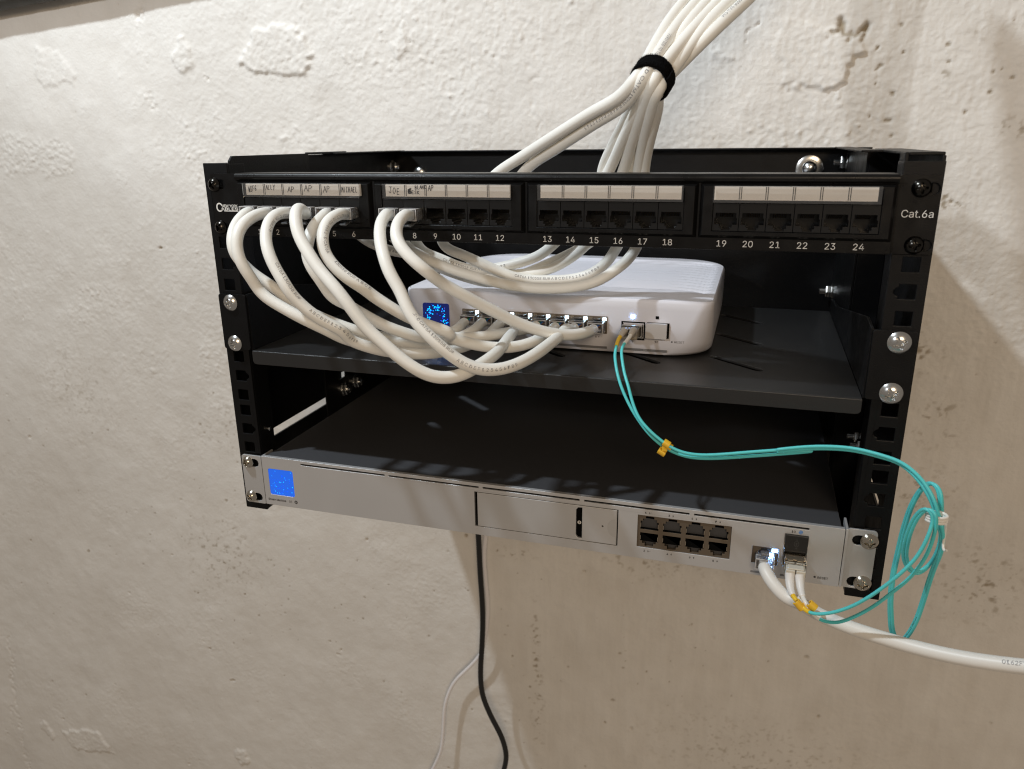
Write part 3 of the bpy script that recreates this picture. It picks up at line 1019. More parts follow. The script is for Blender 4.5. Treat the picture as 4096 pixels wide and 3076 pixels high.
mb = MB(); mb.add([(43.1, -4.3, 28.3), (42.2, -4.3, 27.3), (42.9, -4.3, 27.3), (42.9, -4.3, 26.4), (43.3, -4.3, 26.4), (43.3, -4.3, 27.3), (44.0, -4.3, 27.3)], [(0, 1, 2), (0, 2, 5), (0, 5, 6), (2, 3, 4, 5)])
mb.build('arrow_mark', M_ink_dark, door)
mb = MB().box(40.6, 45.4, -3.6, -3.3, 15.2, 39.8); mb.build('latch_slot', M_void, door)
# eight port block
mb = MB()
ops = []
for c in range(4):
    x = 86.4 + 15.45 * c
    ops += [notch_up(x, 28.7), notch_dn(x, 26.1)]
mb.plate(rect(84.5, 146.9, 15.1, 39.6), ops, -4.3, 6.0)
mb.box(84.5, 146.9, 6.0, 7.0, 15.1, 39.6)
blk = mb.build('port_block', M_tan, rt, bevel=.12)
for c in range(4):
    x = 86.4 + 15.45 * c
    for up_ in (1, 0):
        mb = MB()
        z0 = 28.7 if up_ else 16.0
        mb.plate([(u, v) for u, v in rect(x - .2, x + 12.5, 15.8 if not up_ else 28.5, 26.3 if not up_ else 39.1)], [notch_up(x + .35, 29.0) if up_ else notch_dn(x + .35, 25.8)], -3.6, 5.8)
        p = mb.build('ethernet_port', M_void, rt)
        mb = MB()
        if up_: mb.box(x + 9.6, x + 12.2, -3.9, -1, 37.1, 38.8)
        else: mb.box(x + 9.6, x + 12.2, -3.9, -1, 16.0, 17.7)
        mb.build('light_pipe', M_led_off, p)
        mb = MB()
        for i in range(8):
            xx = x + 2.5 + i * .98
            zz = 30.6 if up_ else 24.2
            mb.box(xx, xx + .35, 1.0, 3.0, zz - .8, zz + .8)
        mb.build('contacts', M_gold, p)
        mb = MB()
        if up_: mb.box(x - .02, x + .42, -4.55, -4.2, 30.5, 33.5); mb.box(x + 11.9, x + 12.36, -4.55, -4.2, 30.5, 33.5)
        else: mb.box(x - .02, x + .42, -4.55, -4.2, 20.8, 23.8); mb.box(x + 11.9, x + 12.36, -4.55, -4.2, 20.8, 23.8)
        mb.build('shield_spring', M_tan2, p)
mb = MB()
for n_, x, z in ((1, 89.8, 42.0), (3, 105.6, 41.95), (5, 121.0, 41.95), (7, 136.6, 41.95), (2, 89.8, 12.5), (4, 105.8, 12.5), (6, 121.0, 12.5), (8, 136.6, 12.4)):
    text(mb, str(n_), x, z, -5.1, 1.45, off=.01)
    bolt(mb, x + 2.6, z, 2.0)
    if n_ < 3: text(mb, '+', x + 4.0, z + .3, -5.1, .8, off=.02)
text(mb, '10', 185.6, 42.0, -5.1, 1.5, off=.01)
text(mb, 'RESET', 206.5, 11.1, -5.1, 1.55, off=.012)
mb.add([(x, -5.08, z) for x, z in circ(201.5, 11.2, .75, 14)], [tuple(range(14))])
mb.build('port_lettering', M_ink_dark, rt)
mb = MB(); mb.add([(x, -5.1, z) for x, z in circ(190.0, 42.1, 1.35, 18)], [tuple(range(18))])
g = mb.build('globe_mark', mat('blue_print', (.05, .20, .55), .5), rt)
mb = MB()
for e in (-.45, .45):
    mb.box(188.9, 191.1, -5.16, -5.12, 42.1 + e - .09, 42.1 + e + .09)
mb.build('globe_lines', M_white_ink, g)
mb = MB(); mb.box(161.2, 169.5, -5.06, -4.98, 7.9, 9.4); mb.box(180.0, 182.6, -5.06, -4.98, 8.3, 9.8)
mb.build('speed_strip', M_ink_grey, rt)
# wan port
mb = MB()
op9 = [(163.4, 15.9), (175.4, 15.9), (175.4, 22.6), (174.0, 22.6), (174.0, 24.6), (172.6, 24.6), (172.6, 26.9), (166.6, 26.9), (166.6, 24.6), (165.0, 24.6), (165.0, 22.6), (163.4, 22.6)]
mb.plate(rect(161.2, 177.6, 15.2, 27.8), [op9], -4.3, 6)
mb.box(161.2, 177.6, 6, 7, 15.2, 27.8)
p9 = mb.build('ethernet_port', M_tan, rt, bevel=.1)
mb = MB().box(173.6, 177.1, -4.9, -3.8, 24.9, 26.9); mb.build('status_light', M_ledhot, p9)
mb = MB().box(171.8, 174.6, -4.8, -3.6, 18.6, 23.4); mb.build('status_glow', M_ledhot, p9)
# sfp cage
mb = MB()
mb.plate(rect(180.6, 195.0, 15.7, 39.8), [rect(181.2, 194.6, 16.3, 26.8), rect(181.2, 194.6, 28.0, 39.3)], -4.2, 10)
mb.box(180.6, 195.0, 10, 11, 15.7, 39.8)
cage = mb.build('module_cage', M_chrome, rt, bevel=.1)
mb = MB(); mb.plate(rrect(181.0, 194.8, 28.2, 39.8, .7), [], -7.0, -4.3)
dc = mb.build('dust_cover', mat('black_dust_cover', (.016, .016, .017), .45, bump=.1), rt, bevel=.4)
mb = MB()
ring_ = [(188.0 + 1.6 * math.cos(t), 34.2 + 2.3 * math.sin(t)) for t in [i * math.pi / 8 for i in range(16)]]
ring_i = [(188.0 + 1.2 * math.cos(t), 34.2 + 1.8 * math.sin(t)) for t in [i * math.pi / 8 for i in range(16)]]
mb.plate(ring_, [ring_i], -7.12, -7.02)
mb.box(187.5, 188.5, -7.12, -7.02, 33.2, 35.2)
mb.add([(187.1, -7.12, 37.0), (188.9, -7.12, 37.0), (188.0, -7.12, 37.9)], [(0, 1, 2)])
mb.add([(187.1, -7.12, 31.4), (188.9, -7.12, 31.4), (188.0, -7.12, 30.5)], [(0, 1, 2)])
mb.build('cover_mark', mat('dark_emboss', (.05, .05, .052), .4), dc)

# optical module and its latch, plugged in the lower cage
def optical_module(label, x0, x1, yf, yb, z0, z1, group):
    m = thing('optical_module', label, 'optical module', ((x0 + x1) / 2, yf, z0), group)
    mb = MB()
    xm = (x0 + x1) / 2
    mb.plate(rect(x0, x1, z0, z1), [rect(x0 + .9, xm - .5, z0 + 1.6, z1 - 1.4), rect(xm + .5, x1 - .9, z0 + 1.6, z1 - 1.4)], yf, yb)
    mb.box(x0, x1, yb - 1, yb, z0, z1)
    mb.build('module_body', M_chrome, m, bevel=.35)
    mb = MB()
    mb.box(x0 - .5, x0 + .1, yf - 3.5, yf + 3, z0 + .5, z1 + .6)
    mb.box(x1 - .1, x1 + .5, yf - 3.5, yf + 3, z0 + .5, z1 + .6)
    mb.box(x0 - .5, x1 + .5, yf - 3.6, yf - 2.8, z1 - .2, z1 + .7)
    mb.build('bail_latch', M_chrome, m, bevel=.3)
    return m
mod2 = optical_module('polished steel optical module under the black dust cover of the silver router', 181.6, 194.2, -15.0, 8.0, 16.6, 25.6, 'plugged optical modules')
mb = MB()
mb.box(182.0, 193.8, -12.5, -7.6, 25.62, 25.9)
mb.box(183.2, 186.5, -14.6, -13.0, 25.62, 26.3); mb.box(189.0, 192.6, -14.6, -13.0, 25.62, 26.3)
mb.build('top_spring', M_tan2, mod2, bevel=.1)
mb = MB(); mb.add([(183.0, -6.4, 25.98), (184.6, -6.4, 25.98), (183.8, -7.2, 25.98)], [(0, 1, 2)]); mb.add([(190.6, -7.2, 25.98), (192.2, -7.2, 25.98), (191.4, -6.4, 25.98)], [(0, 1, 2)])
mb.build('arrow_mark', M_ink_dark, mod2)

# ------------------------------------------------------------ white switch
sw = thing('network_switch', 'white desktop network switch with blue screen and ribbed top standing on the shelf', 'network switch', (4, 60, 135))
def outline(x0, x1, y0, y1, rf, rb, n=12):
    pts = []
    for cx, cy, a0, r in ((x1 - rf, y0 + rf, -90, rf), (x1 - rb, y1 - rb, 0, rb), (x0 + rb, y1 - rb, 90, rb), (x0 + rf, y0 + rf, 180, rf)):
        for i in range(n + 1):
            a = math.radians(a0 + 90 * i / n)
            pts.append((cx + r * math.cos(a), cy + r * math.sin(a)))
    return pts
mb = MB()
lv = [(135.6, 4.5, 34), (136.4, 2.2, 32), (139, .9, 28), (146, .3, 22), (160, 0, 16), (170, 0, 11), (174.6, .15, 9), (176.2, .6, 8.6), (177.0, 1.5, 8.2)]
rings = [outline(-115 + i, 122.6 - i, 60.0 + (i if i > .3 else .0), 268 - i, rf, 46) for z, i, rf in lv]
n = len(rings[0])
vs = [(x, y, lv[k][0]) for k, r in enumerate(rings) for x, y in r]
fs = [(k * n + i, k * n + (i + 1) % n, (k + 1) * n + (i + 1) % n, (k + 1) * n + i) for k in range(len(rings) - 1) for i in range(n)]
fs.append(tuple(range(n))[::-1])
mb.add(vs, fs)
mb.build('switch_case', M_sw, sw, smooth=True)
# ribbed lid
top = rings[-1]
ys = [61.6 + .0] + list(np.arange(63, 100, 6)) + list(np.arange(101, 262, .7)) + [266.3]
def hw(y, x0=-113.5, x1=121.1, y0=61.5, y1=266.5, rf=8.2, rb=46):
    e = 0
    if y < y0 + rf: e = rf - math.sqrt(max(0, rf * rf - (y0 + rf - y) ** 2))
    if y > y1 - rb: e = rb - math.sqrt(max(0, rb * rb - (y - (y1 - rb)) ** 2))
    return x0 + e, x1 - e
mb = MB(); vs = []; NX = 48
for y in ys:
    a, b = hw(min(max(y, 61.55), 266.45))
    for i in range(NX + 1):
        u = i / NX
        u = .5 - .5 * math.cos(math.pi * u)
        x = a + (b - a) * u
        z = 177.0
        edge = min((x - a), (b - x))
        yy = y + 16 * max(0, 1 - edge / 34) ** 2
        if 104 < yy < 252 and edge > 3:
            ph = ((yy - 104) % 12.4) / 12.4
            prof = (ph / .72) if ph < .72 else (1 - ph) / .28
            z -= 2.7 * prof * min(1, (edge - 3) / 5)
        vs.append((x, y, z))
fs = [(j * (NX + 1) + i, j * (NX + 1) + i + 1, (j + 1) * (NX + 1) + i + 1, (j + 1) * (NX + 1) + i) for j in range(len(ys) - 1) for i in range(NX)]
mb.add(vs, fs)
mb.build('ribbed_lid', M_sw, sw, smooth=True)
mb = MB().plate(rrect(-99.2, -77.0, 143.8, 166.3, 1.7), [], 59.4, 60.3)
scn = mb.build('screen', M_navy, sw)
def ringdots(cnt, r0, sr, m, ymm, rmin, rmax, arc=(0, 6.283)):
    mb = MB()
    for i in range(cnt):
        a0 = rnd.uniform(*arc)
        q = rnd.gauss(r0, sr)
        x, z, r = -87.4 + q * math.cos(a0) * .95, 154.6 + q * math.sin(a0) * 1.1, rnd.uniform(rmin, rmax)
        if not (-98.2 < x < -78 and 144.6 < z < 165.6): continue
        mb.add([(x + r * math.cos(a), ymm, z + r * math.sin(a)) for a in [k * math.pi / 4 for k in range(8)]], [tuple(range(8))])
    mb.build('screen_dots', m, scn)
ringdots(70, 7.6, 1.3, M_dot, 59.3, .28, .6)
ringdots(46, 7.2, 2.4, M_dot3, 59.32, .2, .45)
ringdots(26, 8.2, 2.2, M_dot2, 59.34, .2, .5)
ringdots(26, 8.6, 1.0, M_dot, 59.28, .3, .6, (3.6, 5.6))
# port block
mb = MB()
def op_sw(i):
    x = -65.8 + 14.17 * i + 1.0
    return [(x, 151.2), (x + 12.0, 151.2), (x + 12.0, 157.4), (x + 9.9, 157.4), (x + 9.9, 159.2), (x + 8.8, 159.2), (x + 8.8, 161.4), (x + 3.2, 161.4), (x + 3.2, 159.2), (x + 2.1, 159.2), (x + 2.1, 157.4), (x, 157.4)]
mb.plate(rect(-65.8, 47.6, 150.4, 163.2), [op_sw(i) for i in range(8)], 59.0, 74)
mb.box(-65.8, 47.6, 74, 75, 150.4, 163.2)
mb.build('port_block', M_tan, sw, bevel=.12)
for i in range(8):
    x = -65.8 + 14.17 * i
    mb = MB(); mb.plate([(u, v) for u, v in rect(x + .6, x + 13.6, 150.9, 161.8)], [[(u * .94 + (x + 7) * .06, v * .94 + 156 * .06) for u, v in op_sw(i)]], 60.2, 73.8)
    p = mb.build('ethernet_port', M_void, sw)
    mb = MB().box(x + 1.0, x + 3.6, 58.5, 59.2, 160.5, 162.6); mb.build('port_shield', M_tan2, p)
    mb = MB().box(x + 11.0, x + 13.5, 58.4, 59.6, 160.3, 162.3); mb.build('status_light', M_led if i not in (1, 2, 3) else M_led, p)
    mb = MB().box(x + 4.4, x + 9.6, 59.5, 62, 159.6, 160.7); mb.build('latch_notch', M_void, p)
# sfp bays
mb = MB()
mb.plate(rect(58.0, 75.2, 147.0, 160.5), [rect(59.2, 74.4, 148.4, 159.6)], 59.6, 74)
mb.box(58.0, 75.2, 74, 75, 147, 160.5)
mb.build('module_cage', M_void, sw, bevel=.1)
mb = MB().plate(rrect(65.0, 67.4, 163.0, 165.2, .5), [], 59.5, 60.2); mb.build('status_light', M_ledhot, sw)
mb = MB().plate(rrect(82.6, 84.9, 163.2, 165.4, .3), [], 59.7, 60.2); mb.build('status_light', M_void, sw)
mb = MB().box(76.6, 92.6, 59.3, 60.1, 149.4, 160.6); mb.build('bay_recess', M_void, sw)
mb = MB().plate(rrect(76.2, 91.2, 149.6, 160.4, .6), [], 55.4, 59.7)
mb.build('blank_cover', mat('white_blank_cover', (.62, .61, .62), .45, bump=.05), sw, bevel=.5)
mb = MB()
text(mb, '10', 83.9, 146.4, 59.75, 1.5, off=.008)
text(mb, 'RESET', 100.2, 147.2, 59.75, 1.7, off=-.006)
text(mb, '9', 66.6, 145.6, 59.75, 1.5, off=.008)
mb.add([(x, 59.72, z) for x, z in circ(94.9, 147.1, .65, 12)], [tuple(range(12))])
for i in range(8):
    x = -65.8 + 14.17 * i + 6.0
    text(mb, str(i + 1), x, 147.6, 59.75, 1.45, off=.008)
    bolt(mb, x + 2.2, 147.6, 1.8, 59.72); text(mb, '++', x + 4.2, 147.8, 59.75, .7)
mb.build('port_lettering', mat('grey_port_print', (.13, .13, .14), .5), sw)
mb = MB(); mb.box(-65.8, 47.8, 59.68, 59.95, 138.9, 140.5); mb.box(59.8, 91.7, 59.68, 59.95, 139.0, 140.6)
bar = mb.build('speed_strip', M_swline, sw)
mb = MB(); text(mb, '10G', 76.0, 139.8, 59.6, 1.15, off=.004); text(mb, '2.5G', -9.0, 139.7, 59.6, 1.15, off=.004)
mb.build('speed_lettering', mat('light_grey_print', (.4, .4, .4), .5), bar)
mod1 = optical_module('polished steel optical module beside the last port of the white switch', 60.0, 73.6, 56.0, 73.0, 149.0, 158.6, 'plugged optical modules')

# ------------------------------------------------------------ pipe at top left
mb = MB()
pa, pb = np.array((-741., 292., 455.)), np.array((-596., 292., 466.))
a = np.array([pa + (pb - pa) * t for t in np.linspace(-3, 6, 60)])
sweep(mb, a, 14, 40)
pipe = mb.build('pipe', M_pipe, None, smooth=True)
pipe['label'] = 'dark grey pipe crossing the top left corner in front of the wall'
pipe['category'] = 'pipe'

# cable centre lines in millimetres (x right, y into the wall, z up)
PATHS = {
  'patch1': [[-195.0,-8.0,240.5],[-195.3,-15.0,240.5],[-192.2,-22.0,241.4],[-192.1,-32.0,236.8],[-190.0,-42.0,230.7],[-187.6,-48.0,223.8],[-185.5,-50.0,216.9],[-181.4,-48.0,210.4],[-175.8,-46.0,203.4],[-163.0,-44.0,195.0],[-156.1,-42.0,188.9],[-149.2,-40.0,182.6],[-134.8,-40.0,176.1],[-124.0,-38.0,171.2],[-111.2,-34.0,166.0],[-96.7,-28.0,160.7],[-87.1,-22.0,158.3],[-78.1,-14.0,156.0],[-73.6,-4.0,153.4],[-64.6,8.0,152.9],[-60.0,20.0,153.5],[-57.5,30.0,155.2],[-59.915,40.0,154.5],[-58.714999999999996,50.0,156.5]],
  'patch2': [[-180.6,-8.0,240.5],[-180.9,-15.0,240.5],[-175.5,-24.0,241.4],[-174.4,-38.0,240.9],[-174.7,-50.0,237.1],[-174.5,-58.0,231.9],[-173.7,-62.0,224.6],[-171.6,-64.0,217.5],[-168.4,-64.0,209.7],[-163.7,-62.0,201.6],[-163.2,-60.0,195.7],[-154.7,-60.0,189.1],[-144.8,-60.0,184.2],[-134.4,-60.0,179.3],[-124.1,-58.0,174.0],[-112.0,-54.0,167.3],[-113.3,-50.0,165.2],[-103.6,-44.0,159.7],[-92.9,-36.0,157.3],[-84.8,-27.0,156.0],[-76.4,-18.0,154.3],[-69.0,-6.0,149.6],[-58.4,6.0,149.9],[-49.8,18.0,152.4],[-44.7,30.0,154.4],[-45.545,42.0,156.0],[-44.545,50.0,156.5]],
  'patch3': [[-165.3,-8.0,240.5],[-165.60000000000002,-15.0,240.5],[-156.7,-28.0,242.1],[-154.7,-42.0,242.4],[-154.0,-52.0,239.0],[-151.9,-60.0,232.6],[-148.2,-66.0,224.9],[-143.4,-70.0,218.0],[-137.7,-72.0,209.1],[-131.3,-74.0,202.0],[-130.4,-74.0,198.7],[-124.3,-72.0,190.8],[-115.9,-70.0,183.0],[-107.2,-66.0,176.3],[-98.3,-62.0,171.1],[-101.2,-58.0,166.0],[-92.6,-52.0,160.2],[-80.7,-44.0,155.1],[-69.2,-34.0,151.5],[-57.1,-24.0,149.7],[-51.2,-12.0,148.7],[-43.7,-2.0,149.3],[-36.7,10.0,150.7],[-30.9,22.0,153.7],[-31.375,42.0,156.0],[-30.375,50.0,156.5]],
  'patch4': [[-150.3,-8.0,240.5],[-150.60000000000002,-15.0,240.5],[-144.2,-24.0,241.0],[-135.1,-42.0,245.3],[-129.5,-56.0,247.4],[-126.4,-64.0,244.8],[-122.6,-70.0,237.7],[-118.0,-74.0,230.9],[-110.7,-78.0,223.4],[-101.3,-82.0,213.7],[-90.1,-86.0,205.2],[-81.6,-88.0,196.7],[-74.3,-88.0,187.2],[-66.9,-88.0,178.8],[-62.6,-88.0,175.9],[-53.5,-88.0,168.2],[-43.7,-88.0,161.3],[-34.0,-86.0,155.2],[-24.9,-82.0,152.3],[-16.4,-76.0,152.6],[-9.9,-68.0,155.4],[-6.2,-55.0,157.3],[-4.6,-40.0,158.3],[-7.1,-20.0,157.7],[-9.9,0.0,157.5],[-12.5,20.0,156.9],[-17.205,42.0,156.0],[-16.205,50.0,156.5]],
  'patch5': [[-134.2,-8.0,240.5],[-134.5,-15.0,240.5],[-129.2,-24.0,241.2],[-129.7,-34.0,237.3],[-128.7,-44.0,232.3],[-128.9,-50.0,224.3],[-128.9,-52.0,219.3],[-126.1,-54.0,212.8],[-121.4,-54.0,205.5],[-116.9,-52.0,197.9],[-117.3,-50.0,193.8],[-110.6,-48.0,187.3],[-108.6,-46.0,187.1],[-98.6,-44.0,180.8],[-88.5,-42.0,174.8],[-78.6,-38.0,169.2],[-69.3,-32.0,164.5],[-59.9,-26.0,160.5],[-61.9,-16.0,159.1],[-52.4,-8.0,157.8],[-42.8,-0.0,155.9],[-32.1,8.0,155.4],[-20.9,20.0,155.6],[-12.6,30.0,155.6],[-3.0349999999999966,42.0,156.0],[-2.0349999999999966,50.0,156.5]],
  'patch6': [[-119.0,-8.0,240.5],[-119.3,-15.0,240.5],[-114.6,-28.0,242.3],[-114.9,-40.0,240.8],[-114.8,-50.0,236.6],[-112.6,-58.0,230.0],[-110.0,-62.0,223.0],[-105.1,-64.0,216.7],[-97.0,-66.0,210.1],[-88.1,-66.0,204.2],[-81.1,-62.0,198.7],[-81.6,-60.0,196.9],[-71.4,-58.0,189.9],[-62.0,-54.0,183.0],[-52.5,-50.0,177.6],[-42.7,-46.0,173.6],[-32.9,-42.0,169.2],[-40.7,-36.0,166.0],[-29.8,-28.0,160.3],[-16.3,-20.0,156.1],[-4.7,-12.0,154.6],[4.4,-2.0,155.0],[11.3,12.0,156.7],[11.135000000000005,42.0,156.0],[12.135000000000005,50.0,156.5]],
  'patch7': [[-87.0,-8.0,240.5],[-87.3,-15.0,240.5],[-82.8,-26.0,242.5],[-80.8,-38.0,239.0],[-76.5,-50.0,233.8],[-72.2,-58.0,226.9],[-66.0,-66.0,218.8],[-61.0,-70.0,210.8],[-54.1,-72.0,202.4],[-48.8,-76.0,193.6],[-42.4,-78.0,185.1],[-34.0,-80.0,178.0],[-25.8,-80.0,171.1],[-17.2,-78.0,163.7],[-8.5,-76.0,158.8],[0.3,-72.0,156.3],[8.6,-66.0,156.3],[15.8,-56.0,157.6],[21.5,-42.0,159.7],[24.7,-22.0,161.1],[26.6,-0.0,162.0],[25.7,24.0,161.2],[25.305000000000007,42.0,156.0],[26.305000000000007,50.0,156.5]],
  'patch8': [[-72.0,-8.0,240.5],[-72.3,-15.0,240.5],[-69.0,-26.0,242.2],[-68.0,-38.0,240.2],[-66.3,-48.0,235.3],[-63.2,-54.0,229.6],[-57.3,-58.0,223.9],[-49.7,-60.0,218.0],[-41.5,-60.0,211.9],[-36.4,-48.0,202.6],[-26.8,-42.0,195.6],[-16.3,-34.0,187.4],[-5.5,-26.0,179.7],[5.8,-18.0,172.2],[17.3,-10.0,166.6],[28.7,0.0,162.5],[36.9,10.0,160.9],[42.0,26.0,160.0],[39.47500000000001,42.0,156.0],[40.47500000000001,50.0,156.5]],
  'strap_center': [[80.8,2.0,321.6],[0.2177,0.809,0.5461],[0.8211,0.1506,-0.5505],[0.5276,-0.5682,0.6315]],
  'up1': [[163.3,195.0,511.5],[121.8,129.4,423.8],[100.8,78.0,385.2],[92.9,52.0,369.1],[84.8,34.0,354.2],[76.7,9.7,332.0],[74.9,0.9,325.6],[73.1,-5.6,321.2],[63.6,0.0,311.9],[40.5,13.0,301.6],[15.4,26.0,289.1],[-11.8,39.0,275.3],[-31.0,46.0,265.1],[-62.0,50.0,238.0],[-72.0,24.0,236.0]],
  'up2': [[174.2,194.8,509.9],[131.4,129.3,422.8],[109.3,78.0,384.6],[100.8,52.0,368.7],[91.4,34.0,353.8],[82.1,7.7,332.7],[79.8,-0.9,326.3],[78.0,-7.4,321.9],[65.4,5.0,307.5],[42.0,19.0,295.7],[16.7,32.0,282.2],[-8.5,44.0,268.4],[-35.0,52.0,240.0],[-76.0,40.0,232.0],[-88.0,24.0,236.0]],
  'up3': [[181.8,194.6,509.4],[138.6,129.2,422.3],[116.1,78.0,384.2],[107.4,52.0,368.3],[97.9,34.0,353.9],[82.7,11.4,327.1],[80.4,2.4,321.1],[78.6,-4.0,316.7],[73.0,9.0,307.5],[67.2,19.0,298.5],[58.3,34.0,284.0],[47.0,50.0,265.0],[34.0,56.0,245.0],[20.0,58.0,228.0],[6.4,58.0,214.1],[-2.7,58.0,206.7],[-14.6,58.0,201.9],[-40.1,56.0,195.5],[-54.0,54.0,194.5],[-66.2,52.0,197.4],[-80.0,50.0,203.3],[-93.8,48.0,208.9],[-103.0,44.0,232.0],[-134.0,24.0,238.0]],
  'up4': [[193.6,193.7,508.0],[148.1,128.8,421.4],[123.7,78.0,383.7],[113.9,52.0,367.9],[103.5,34.0,353.6],[87.6,8.2,329.9],[84.8,-0.5,323.7],[83.1,-7.0,319.3],[76.7,6.0,307.3],[72.8,15.0,299.9],[65.8,31.0,285.6],[57.3,49.0,265.1],[48.0,58.0,243.0],[40.0,60.0,226.0],[30.1,60.0,213.9],[18.9,62.0,204.5],[5.5,62.0,196.9],[-7.0,60.0,193.4],[-32.8,58.0,190.5],[-48.3,56.0,190.2],[-63.9,54.0,192.2],[-79.4,52.0,197.7],[-94.9,50.0,204.8],[-105.7,48.0,212.6],[-114.4,44.0,216.6],[-120.0,40.0,234.0],[-150.0,24.0,238.0]],
  'up5': [[202.0,193.2,507.2],[155.5,128.6,420.8],[130.3,78.0,383.3],[120.0,52.0,367.5],[109.1,34.0,353.3],[91.0,10.3,325.4],[87.9,1.4,319.6],[86.2,-5.0,315.2],[81.9,3.0,308.5],[78.3,14.0,299.7],[73.4,29.0,287.1],[67.8,49.0,265.1],[64.0,60.0,243.0],[59.0,62.0,226.0],[52.7,62.0,213.7],[45.4,62.0,201.9],[34.0,60.0,193.5],[21.3,58.0,189.8],[9.5,56.0,189.0],[-7.9,54.0,188.7],[-21.4,52.0,190.8],[-34.1,50.0,195.5],[-46.8,48.0,201.3],[-60.3,46.0,207.2],[-73.8,44.0,213.0],[-75.0,42.0,234.0],[-76.0,24.0,238.0]],
  'up6': [[211.3,193.2,500.1],[164.4,127.5,415.8],[138.8,76.0,380.1],[128.9,51.0,366.1],[115.7,32.0,351.2],[87.8,13.9,321.3],[85.0,4.7,315.9],[83.3,-1.7,311.5],[84.4,5.0,309.3],[81.7,17.0,299.7],[77.1,30.0,287.1],[71.5,49.0,265.1],[72.0,58.0,243.0],[71.0,60.0,228.0],[67.2,58.0,214.1],[61.6,52.0,205.1],[52.0,46.0,197.7],[47.3,42.0,194.1],[33.8,38.0,189.2],[12.2,36.0,186.5],[-6.5,36.0,186.3],[-25.6,36.0,188.4],[-42.7,36.0,191.8],[-60.0,36.0,196.0],[-77.1,37.0,201.2],[-89.5,38.0,206.6],[-103.5,38.0,215.8],[-98.0,38.0,234.0],[-119.0,24.0,238.0]],
  'up7': [[176.3,202.7,511.9],[133.9,137.2,424.3],[112.2,86.0,385.8],[103.9,60.0,369.7],[94.7,42.0,354.7],[77.3,13.4,326.3],[75.4,4.2,320.4],[73.7,-2.2,316.1],[68.7,13.0,307.7],[62.6,24.0,298.7],[53.6,38.0,285.7],[41.6,56.0,264.8],[40.0,60.0,236.0],[-10.0,56.0,226.0],[-100.0,46.0,226.0],[-119.0,24.0,236.0]],
  'up8': [[199.0,202.3,509.9],[155.4,137.1,422.7],[132.6,86.0,384.5],[123.7,60.0,368.5],[112.5,42.0,354.5],[81.8,15.1,321.9],[79.6,5.8,316.4],[77.8,-0.7,312.1],[78.5,10.0,308.9],[75.3,21.0,300.0],[69.0,36.0,285.5],[61.7,53.0,264.9],[55.0,64.0,240.0],[38.0,66.0,220.0],[5.0,66.0,201.0],[-42.4,62.0,183.8],[-57.3,58.0,187.1],[-72.1,54.0,192.0],[-87.7,52.0,198.6],[-104.0,48.0,205.9],[-117.3,46.0,207.7],[-128.3,44.0,211.9],[-136.6,42.0,215.9],[-155.0,38.0,234.0],[-166.0,24.0,238.0]],
  'fiberA': [[62.6,44.0,155.5],[63.9,38.0,158.9],[62.4,32.0,156.6],[61.4,26.0,154.0],[61.5,20.0,151.5],[61.7,15.0,148.5],[63.0,8.0,146.2],[65.9,0.0,139.8],[70.1,-7.0,132.1],[76.1,-12.0,122.6],[82.6,-16.0,114.4],[90.1,-19.0,106.4],[98.0,-21.0,100.4],[103.7,-22.0,97.4],[113.2,-23.0,94.6],[125.0,-24.0,94.4],[159.4,-24.0,100.3],[190.7,-24.0,107.0],[168.3,-26.0,104.4],[190.1,-28.0,109.9],[209.4,-32.0,112.7],[222.9,-38.0,112.9],[233.6,-44.0,112.1],[241.3,-50.0,107.5],[246.5,-54.0,101.5],[250.6,-56.0,94.4],[253.5,-56.0,86.2],[257.1,-56.0,77.1],[258.6,-52.0,65.3],[258.4,-46.0,51.8],[258.5,-40.0,37.8],[258.6,-34.0,20.2],[257.6,-30.0,4.1],[254.8,-26.0,-10.0],[251.7,-24.0,-15.5],[247.7,-24.0,-10.0],[244.3,-26.0,4.5],[242.3,-28.0,18.8],[241.4,-30.0,34.2],[241.7,-32.0,51.5],[242.0,-36.0,70.4],[243.4,-40.0,86.7],[246.2,-44.0,98.8],[249.4,-48.0,104.8],[252.3,-52.0,103.2],[253.9,-54.0,96.8],[255.7,-52.0,85.5],[258.9,-48.0,73.1],[259.2,-44.0,60.0],[256.6,-42.0,49.1],[252.0,-42.0,43.7],[246.6,-44.0,47.1],[242.5,-46.0,55.3],[241.0,-50.0,67.4],[241.4,-54.0,79.5],[243.2,-58.0,89.6],[246.0,-62.0,95.2],[248.4,-64.0,94.2],[249.8,-64.0,89.7],[248.4,-66.0,81.0],[244.8,-66.0,67.9],[238.4,-66.0,56.5],[232.0,-64.0,46.1],[225.2,-62.0,36.4],[216.8,-58.0,25.5],[206.9,-54.0,16.7],[198.8,-50.0,11.9],[195.0,-47.0,10.9],[193.3,-44.0,10.6],[190.8,-42.0,12.3],[187.7,-38.0,13.0],[185.5,-32.0,15.0],[184.6,-26.0,19.0],[184.6,-24.0,22.2]],
